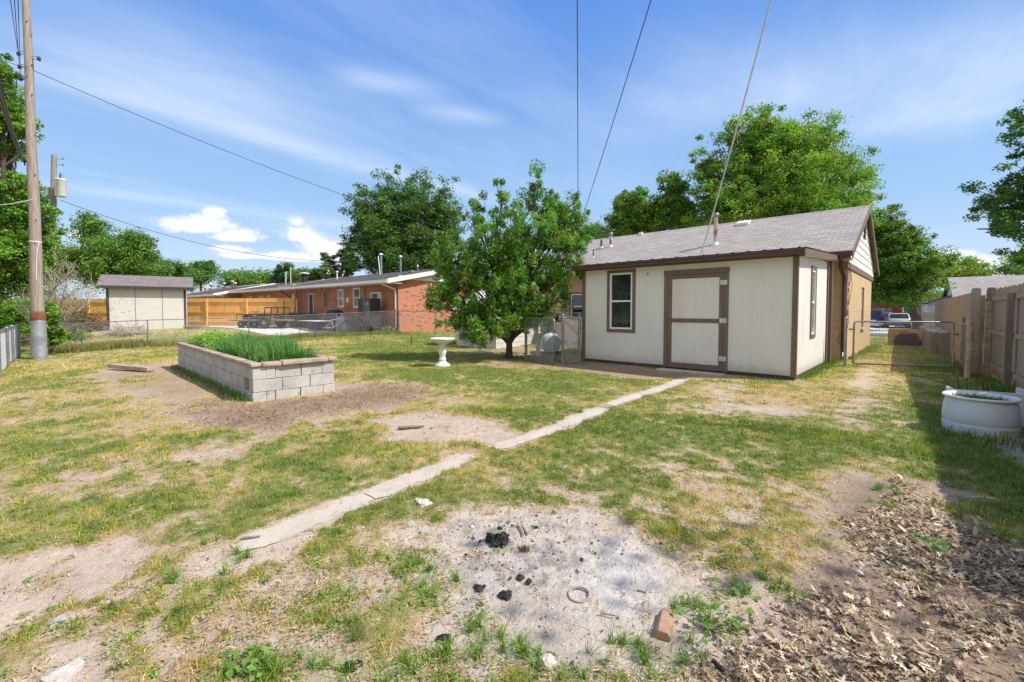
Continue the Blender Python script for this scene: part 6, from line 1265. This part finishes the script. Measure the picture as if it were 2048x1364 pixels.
def litter_():
    n0 = 56000; a = np.array(litter); x = RNG.uniform(-2.2, 2.6, n0*4); y = RNG.uniform(.6, 6.5, n0*4); s = in_poly(litter, x, y); k = RNG.random(len(x)) < s*(.10+.9*np.clip(fbm(x, y, 2.2, 4, 91, .65)*4.2-1.6, 0, 1))*.75
    # a few strays over the lawn
    xs = RNG.uniform(-4, 2, 500); ys = RNG.uniform(1, 13, 500); ks = RNG.random(500) < np.clip((xs+4)/6, .05, .5); x = np.concatenate([x[k], xs[ks], RNG.normal(1.3, .25, 260)]); y = np.concatenate([y[k], ys[ks], RNG.uniform(13.5, 19, 260)]); n = len(x)
    out = [(0, -.5), (.03, -.30), (.20, -.36), (.07, -.16), (.34, -.10), (.09, .04), (.33, .22), (.06, .22), (0, .5), (-.06, .22), (-.33, .26), (-.09, .04), (-.34, -.08), (-.07, -.16), (-.20, -.34), (-.03, -.30)]
    o = np.array(out); m_ = len(o); o2 = np.array([(.5*math.cos(a)*(.35+.1*math.sin(3*a)), .5*math.sin(a)) for a in np.linspace(-math.pi/2, 1.5*math.pi, m_, endpoint=False)]); mixf = (RNG.random(len(x)) < .28)[:, None]*RNG.uniform(.6, 1, (len(x), 1)); L = RNG.uniform(.024, .064, n); wd = RNG.uniform(.35, 1., n); az = RNG.uniform(0, 6.28, n); cu = RNG.uniform(-1.5, 2.6, n); tx, ty = RNG.normal(0, .35, n), RNG.normal(0, .35, n)
    px = (o[None, :, 0]*(1-mixf)+o2[None, :, 0]*mixf)*wd[:, None]*L[:, None]; py = (o[None, :, 1]*(1-mixf)+o2[None, :, 1]*mixf)*L[:, None]; pz_ = cu[:, None]*(px**2)*9*1.0+cu[:, None]*.35*(py**2)*9+px*tx[:, None]+py*ty[:, None]
    X = x[:, None]+px*np.cos(az)[:, None]-py*np.sin(az)[:, None]; Y = y[:, None]+px*np.sin(az)[:, None]+py*np.cos(az)[:, None]; zb = gz(x, y)+np.clip(-pz_.min(1), 0, .1)+.002+.022*RNG.random(n)*np.clip(np.concatenate([s[k], np.zeros(n-k.sum())]), 0, 1)
    Z = zb[:, None]+pz_; V = np.stack([X, Y, Z], 2); ctr = np.stack([x, y, zb], 1)[:, None, :]; V = np.concatenate([V, ctr], 1).reshape(-1, 3); b = np.arange(n)*(m_+1)
    Fc = np.concatenate([np.stack([b+m_, b+i, b+(i+1) % m_], 1) for i in range(m_)]); pal = np.array([(.50, .39, .25), (.37, .27, .165), (.70, .58, .42), (.19, .135, .09), (.42, .30, .18)]); c = pal[RNG.integers(0, 5, n)]*RNG.uniform(.7, 1.2, (n, 1))
    ob = npmesh('leaf_litter', V, Fc, M['litter'], None, np.repeat(c, m_+1, 0)); tag(ob, 'curled brown oak leaves carpeting the soil at the lower right', 'leaves', kind='stuff')
litter_()
def debris():
    # clods of the dug strip, pebbles and crumbs on the bare soil, charcoal crumbs on the ash
    def crumbs(name, label, cat, P, size, col, n0, box, seed):
        x = RNG.uniform(box[0], box[1], n0); y = RNG.uniform(box[2], box[3], n0); s = sdin(P, x, y, .35)**1.5*np.clip(fbm(x, y, 2.5, 3, seed+50)*3-.6, .08, 1) if P is not None else np.ones(n0); k = (RNG.random(n0) < s*.95) & ~blocked(x, y); x, y = x[k], y[k]; n = len(x); r_ = size*np.exp(RNG.normal(0, .5, n)); r_ = np.minimum(r_, size*4)
        U = np.array([(1, 0, 0), (-.5, .87, 0), (-.5, -.87, 0), (.2, .1, .8), (.3, -.6, .5), (-.5, .3, .6)]); V = U[None]*RNG.uniform(.6, 1.25, (n, 6, 1))*r_[:, None, None]; a = RNG.uniform(0, 6.28, n); c, s_ = np.cos(a)[:, None], np.sin(a)[:, None]
        X = V[..., 0]*c-V[..., 1]*s_+x[:, None]; Y = V[..., 0]*s_+V[..., 1]*c+y[:, None]; Z = V[..., 2]+gz(x, y)[:, None]+.004+(sdin(dug, x, y, .2)*(fbm(x, y, 6, 4, 51)-.4)*.10)[:, None]; b = np.arange(n)*6
        Fc = np.concatenate([np.stack([b+i, b+j, b+k_], 1) for i, j, k_ in ((0, 4, 3), (0, 3, 1), (1, 3, 5), (1, 5, 2), (2, 5, 4), (2, 4, 0), (3, 4, 5))]); cc = np.array(col)[RNG.integers(0, len(col), n)]*RNG.uniform(.7, 1.25, (n, 1))
        tag(npmesh(name, np.stack([X, Y, Z], 2).reshape(-1, 3), Fc, M['litter'], None, np.repeat(cc, 6, 0)), label, cat, kind='stuff')
    crumbs('soil_clods', 'red brown clods of freshly dug soil beside the block bed', 'soil', dug, .0075, [(.28, .19, .13), (.23, .155, .105), (.33, .23, .16)], 75000, (-11.5, -4.5, 1.5, 5.5), 1)
    crumbs('charcoal_crumbs', 'scattered charcoal and ash crumbs on the burnt patch', 'charcoal', char, .0048, [(.03, .03, .03), (.10, .10, .10), (.5, .48, .46), (.62, .6, .58), (.25, .17, .12), (.06, .055, .05)], 6500, (-2.6, -.2, 1.2, 3.6), 2)
    crumbs('ash_crumbs', 'pale ash crumbs over the whole fire patch', 'ash', ashP, .0035, [(.08, .08, .08), (.5, .48, .46), (.7, .68, .64), (.2, .18, .16)], 3500, (-2.8, .2, .9, 4), 3)
    crumbs('pebbles', 'tiny pebbles and bits of bark on the bare ground', 'pebbles', None, .0038, [(.45, .36, .27), (.2, .14, .1), (.6, .54, .46), (.12, .09, .07)], 16000, (-6, 2.2, .6, 5.5), 4)
    # straw and dead stems
    n0 = 70000; x, y, d = scatter(n0, 1.6, 15); cov, grn, pm_ = fields(x, y); k = (cov > .12) & (RNG.random(n0) < np.clip(1.25-cov, .15, .85)) & (pm_ < .4) & ~blocked(x, y); x, y = x[k], y[k]; n = len(x); az = RNG.uniform(0, 6.28, n); dd = np.hypot(x, y); L = RNG.uniform(.010, .045, n)*(1+dd*.07); w = RNG.uniform(.0012, .003, n)*(1+dd*.12)
    D_ = np.stack([np.cos(az)*L, np.sin(az)*L, RNG.uniform(-.05, .25, n)*L], 1); W_ = np.stack([-np.sin(az)*w, np.cos(az)*w, 0*w], 1); B = np.stack([x, y, gz(x, y)+.008+.01*RNG.random(n)], 1); V = np.stack([B-D_/2, B+W_, B+D_/2, B-W_], 1).reshape(-1, 3); b = np.arange(n)*4
    tag(npmesh('straw', V, np.stack([b, b+1, b+2, b+3], 1), M['litter'], None, np.repeat(np.where(RNG.random((n, 1)) < .5, np.array([[.56, .42, .24]]), np.array([[.42, .27, .14]]))*RNG.uniform(.6, 1.25, (n, 1)), 4, 0)), 'dry straw coloured stems lying between the grass tufts', 'straw', kind='stuff')
debris()
def lump(name, label, cat, px, py, r_, mt, sq=(1, 1, .6), jag=.3, n=10, k=1, seed=1):
    p = Gz(px, py); m = MB(); rg = random.Random(seed)
    for i in range(k): m.rock((rg.gauss(0, r_*.5) if k > 1 else 0, rg.gauss(0, r_*.4) if k > 1 else 0, r_*sq[2]*.6), r_*(rg.uniform(.4, .8) if k > 1 else 1), seed+i, sq, jag, n)
    return tag(m.build(name, M[mt], None, 0, p), label, cat)
lump('charred_lump', 'biggest black charred lump at the top of the ash patch', 'charcoal', 992, 1088, .05, 'charc', (1.1, .9, .8), .45, 14, 9, 3)
lump('charred_lump', 'small black charred piece above the biggest lump on the ash', 'charcoal', 1000, 1058, .022, 'charc', (1.2, 1, .6), .4, 8, 3, 9)
lump('charred_lump', 'charred black cluster at the lower middle of the ash patch', 'charcoal', 1012, 1195, .03, 'charc', (1, 1, .6), .4, 8, 6, 12)
lump('charred_lump', 'black charred bit at the lower left of the ash patch', 'charcoal', 956, 1177, .025, 'charc', (1.3, 1, .6), .4, 8, 4, 15)
lump('charred_lump', 'black charred bits right of the bone coloured splinters', 'charcoal', 1072, 1058, .018, 'charc', (1.3, 1, .6), .4, 8, 3, 17)
lump('charred_lump', 'flat dark charred chip near the middle of the ash patch', 'charcoal', 1045, 1158, .022, 'charc', (1.6, 1, .5), .3, 8, 2, 19)
lump('charred_lump', 'small charred nugget beside the flat chip on the ash', 'charcoal', 1058, 1166, .018, 'charc', (1, 1, .7), .3, 8, 1, 20)
lump('pale_rock', 'flat pale pink rock on the grass edge above left of the ash patch', 'rock', 846, 1010, .055, 'rock', (1.5, .9, .45), .2, 12, 1, 5)
lump('pale_rock', 'round white pitted rock at the bottom edge of the ash', 'rock', 1096, 1332, .033, 'rock', (1.1, 1, .8), .12, 14, 1, 6)
lump('pale_rock', 'small white rock in the grass left of the burnt patch', 'rock', 728, 1057, .02, 'rock', (1.2, 1, .6), .2, 8, 2, 8)
lump('dark_clinker', 'grey black clinker on the sand near the bottom edge', 'clinker', 705, 1340, .03, 'charc', (1.2, 1, .6), .45, 9, 4, 22)
lump('dark_clinker', 'flat grey clinker on the sandy strip at lower left', 'clinker', 118, 1238, .035, 'ashm', (1.6, 1, .35), .4, 9, 2, 23)
lump('dark_clinker', 'small grey clinker below left of the charred cluster', 'clinker', 888, 1278, .028, 'charc', (1.2, 1, .6), .45, 9, 3, 24)
lump('dark_clinker', 'torn foil grey scrap right of the ash patch', 'scrap', 1289, 1188, .022, 'ashm', (1, 1, .5), .5, 9, 2, 25)
def twigpiece(name, label, cat, a, b, r_, mt, lift=.01, n=5):
    a, b = Gz(*a), Gz(*b); m = MB(); P = [(b-a)*t+np.array([random.gauss(0, r_*.4), random.gauss(0, r_*.4), lift+r_]) for t in np.linspace(0, 1, 5)]; m.tube(P, [r_, r_*1.1, r_, r_*.9, r_*.5], n); return tag(m.build(name, M[mt], None, 0, a), label, cat)
twigpiece('stick', 'dark stick lying across the sand left of the path', 'stick', (478, 1083), (520, 1078), .008, 'woodd')
twigpiece('stick', 'brown weathered stick on the pale dirt patch', 'stick', (796, 860), (846, 858), .022, 'woodd')
twigpiece('stick', 'black stick pointing down at the bottom right of the ash', 'stick', (1425, 1330), (1462, 1362), .010, 'charc')
twigpiece('stick', 'thin grey twig on the white ash', 'stick', (1200, 1232), (1232, 1238), .004, 'woodd')
twigpiece('wood_splinter', 'bone coloured splinter above the burnt grass clump, left of a pair', 'splinter', (1037, 1052), (1050, 1076), .007, 'cap')
twigpiece('wood_splinter', 'bone coloured splinter above the burnt grass clump, right of a pair', 'splinter', (1045, 1053), (1055, 1074), .007, 'cap')
def chunk():
    p = Gz(1330, 1255); m = MB(); m.prism([(-.075, 0), (.075, 0), (.085, .02), (.06, .045), (0, .052), (-.06, .04), (-.085, .015)], 'y', -.03, .03) if 0 else None
    m.prism([(-.035, 0), (.033, 0), (.036, .02), (.02, .036), (-.02, .038), (-.037, .02)], 'y', -.085, .07); m.add([(-.035, .07, 0), (.033, .07, 0), (.02, .07, .036), (-.02, .07, .038), (-.012, .13, .012), (.012, .125, .015)], [(0, 1, 5, 4), (2, 3, 4, 5), (1, 2, 5), (3, 0, 4)])
    o = m.build('wood_chunk', M['chunk'], None, .004, p, R(14)); tag(o, 'pale brown split chunk of firewood right of the ash patch', 'firewood')
    m = MB(); p = Gz(1158, 1192); m.tube([(.052*math.cos(a), .052*math.sin(a), .008+.006*math.sin(a)) for a in np.linspace(0, 6.283, 25)], .006, 7, caps=False); tag(m.build('metal_ring', pm('ashy_rust', (.42, .30, .27), (.30, .2, .17), 20, .8), None, 0, p), 'small rusty metal ring half buried in the white ash', 'ring')
    p = Gz(1049, 1103); x = RNG.normal(0, .018, 240); y = RNG.normal(0, .012, 240); o = blades('burnt_grass_clump', x, y, np.zeros(240), RNG.uniform(.015, .045, 240), np.full(240, .004), .9, np.array([.22, .14, .07])*RNG.uniform(.4, 1.3, (240, 1)), M['litter'], 2); o.location = p; tag(o, 'scorched brown tuft beside the biggest charred lump', 'burnt clump')
    m = MB(); p = Gz(822, 693); m.tube([(0, 0, -.05), (.01, 0, .22), (.03, .0, .42)], .014, 6); tag(m.build('stake', M['blackm'], None, 0, p), 'short thin black stake in the lawn left of the birdbath', 'stake')
    # white slab corner at the lower left
    a, b, c, d = [Gz(*q) for q in ((78, 1364), (165, 1318), (170, 1330), (140, 1400))]; m = MB(); o0 = a; 
    ps = [Gz(*q)-Gz(120, 1345) for q in ((80, 1368), (160, 1322), (170, 1330), (150, 1350), (120, 1390))]; m.prism([(q[0], q[1]) for q in ps], 'z', -.01, .02); tag(m.build('marble_slab', M['rock'], None, .003, Gz(120, 1345)), 'corner of a white slab lying in the grass at the bottom left', 'slab')
    # seedling
    p = Gz(1868, 1140); r = empty('seedling', p, 'young leafy seedling standing in the brown leaf litter at right', 'seedling'); m = MB(); m.tube([(0, 0, 0), (.005, .005, .08), (-.005, 0, .15)], .003, 5); m.tube([(0, 0, .1), (-.04, 0, .15)], .002, 4); m.build('stem', M['leaf'] if 0 else pm('green_stem', (.14, .24, .05)), r)
    P = []; L = []
    for a in np.linspace(0, 6.28, 9)[:-1]: P.append((.045*math.cos(a)-.005, .045*math.sin(a), .15+.012*math.sin(3*a))); L.append(.07)
    P += [(-.08, .0, .16), (-.06, .03, .17), (.0, .0, .17)]; L += [.08, .06, .04]; leafcloud('leaves', np.array(P), np.array(L), .55, np.array([.12, .25, .05]), r, up=2.)
    # creeping squash-like plant
    for (px, py, n, s, lab) in ((1470, 1190, 26, .05, 'broad leaved creeping weed on the sand, upper of two right of the firewood'), (1420, 1260, 46, .08, 'broad leaved creeping weed right of the split firewood'), (500, 1335, 40, .045, 'bright green low weed at the bottom edge left of centre')):
        p = Gz(px, py); P = np.stack([RNG.normal(0, s, n), RNG.normal(0, s, n), RNG.uniform(.01, .05, n)], 1); o = empty('creeping_weed', p, lab, 'weed'); leafcloud('leaves', P, RNG.uniform(.02, .045, n), .85, np.array([.17, .32, .06]), o, up=1.4); m = MB(); [m.tube([(0, 0, .004), tuple(q*.5), tuple(q)], .0015, 3) for q in P]; m.build('stem', M['twig'], o)
chunk()
# concrete slabs of the worn path, sunk almost level with the soil
def path():
    zs = [(.95, 1.9), (1.91, 3.1), (3.42, 4.6), (4.61, 5.85), (6.12, 7.3), (7.31, 8.5), (8.52, 9.7)]; V = []; F_ = []; 
    for a, b in zs:
        n = 60; ys = np.linspace(a, b, n); xc = pathx(ys); ed = np.clip(np.minimum(ys-a, b-ys)/.12, .45, 1)**.5; l = (.06+.10*fbm(ys, ys*0, 4, 4, 4, .7))*ed; r_ = (.05+.12*fbm(ys, ys*0+5, 4, 4, 6, .7))*ed; e = len(V); k = 5
        for j in range(n):
            for q in range(k):
                t = q/(k-1); x = xc[j]-l[j]+(l[j]+r_[j])*t; V.append((x, ys[j], g1(x, ys[j])+.004+.004*math.sin(3.14*t)))
        F_ += [(e+j*k+q, e+j*k+q+1, e+(j+1)*k+q+1, e+(j+1)*k+q) for j in range(n-1) for q in range(k-1)]
    m = MB(); m.add(V, F_, True); o = m.build('path', pm('worn_path_concrete', (.50, .43, .36), (.44, .375, .31), 3, 1, .004, spots=(.42, .335, .26), sscale=6, bscale=70)); tag(o, kind='structure')
path()
m = MB(); p = hw(-2.05, -.28); m.box(-.75, .75, -.12, .16, -.02, .035); tag(m.build('door_sill_slab', M['conc'], None, .01, p, -TH), 'thin concrete slab set in the soil under the shed door', 'slab')
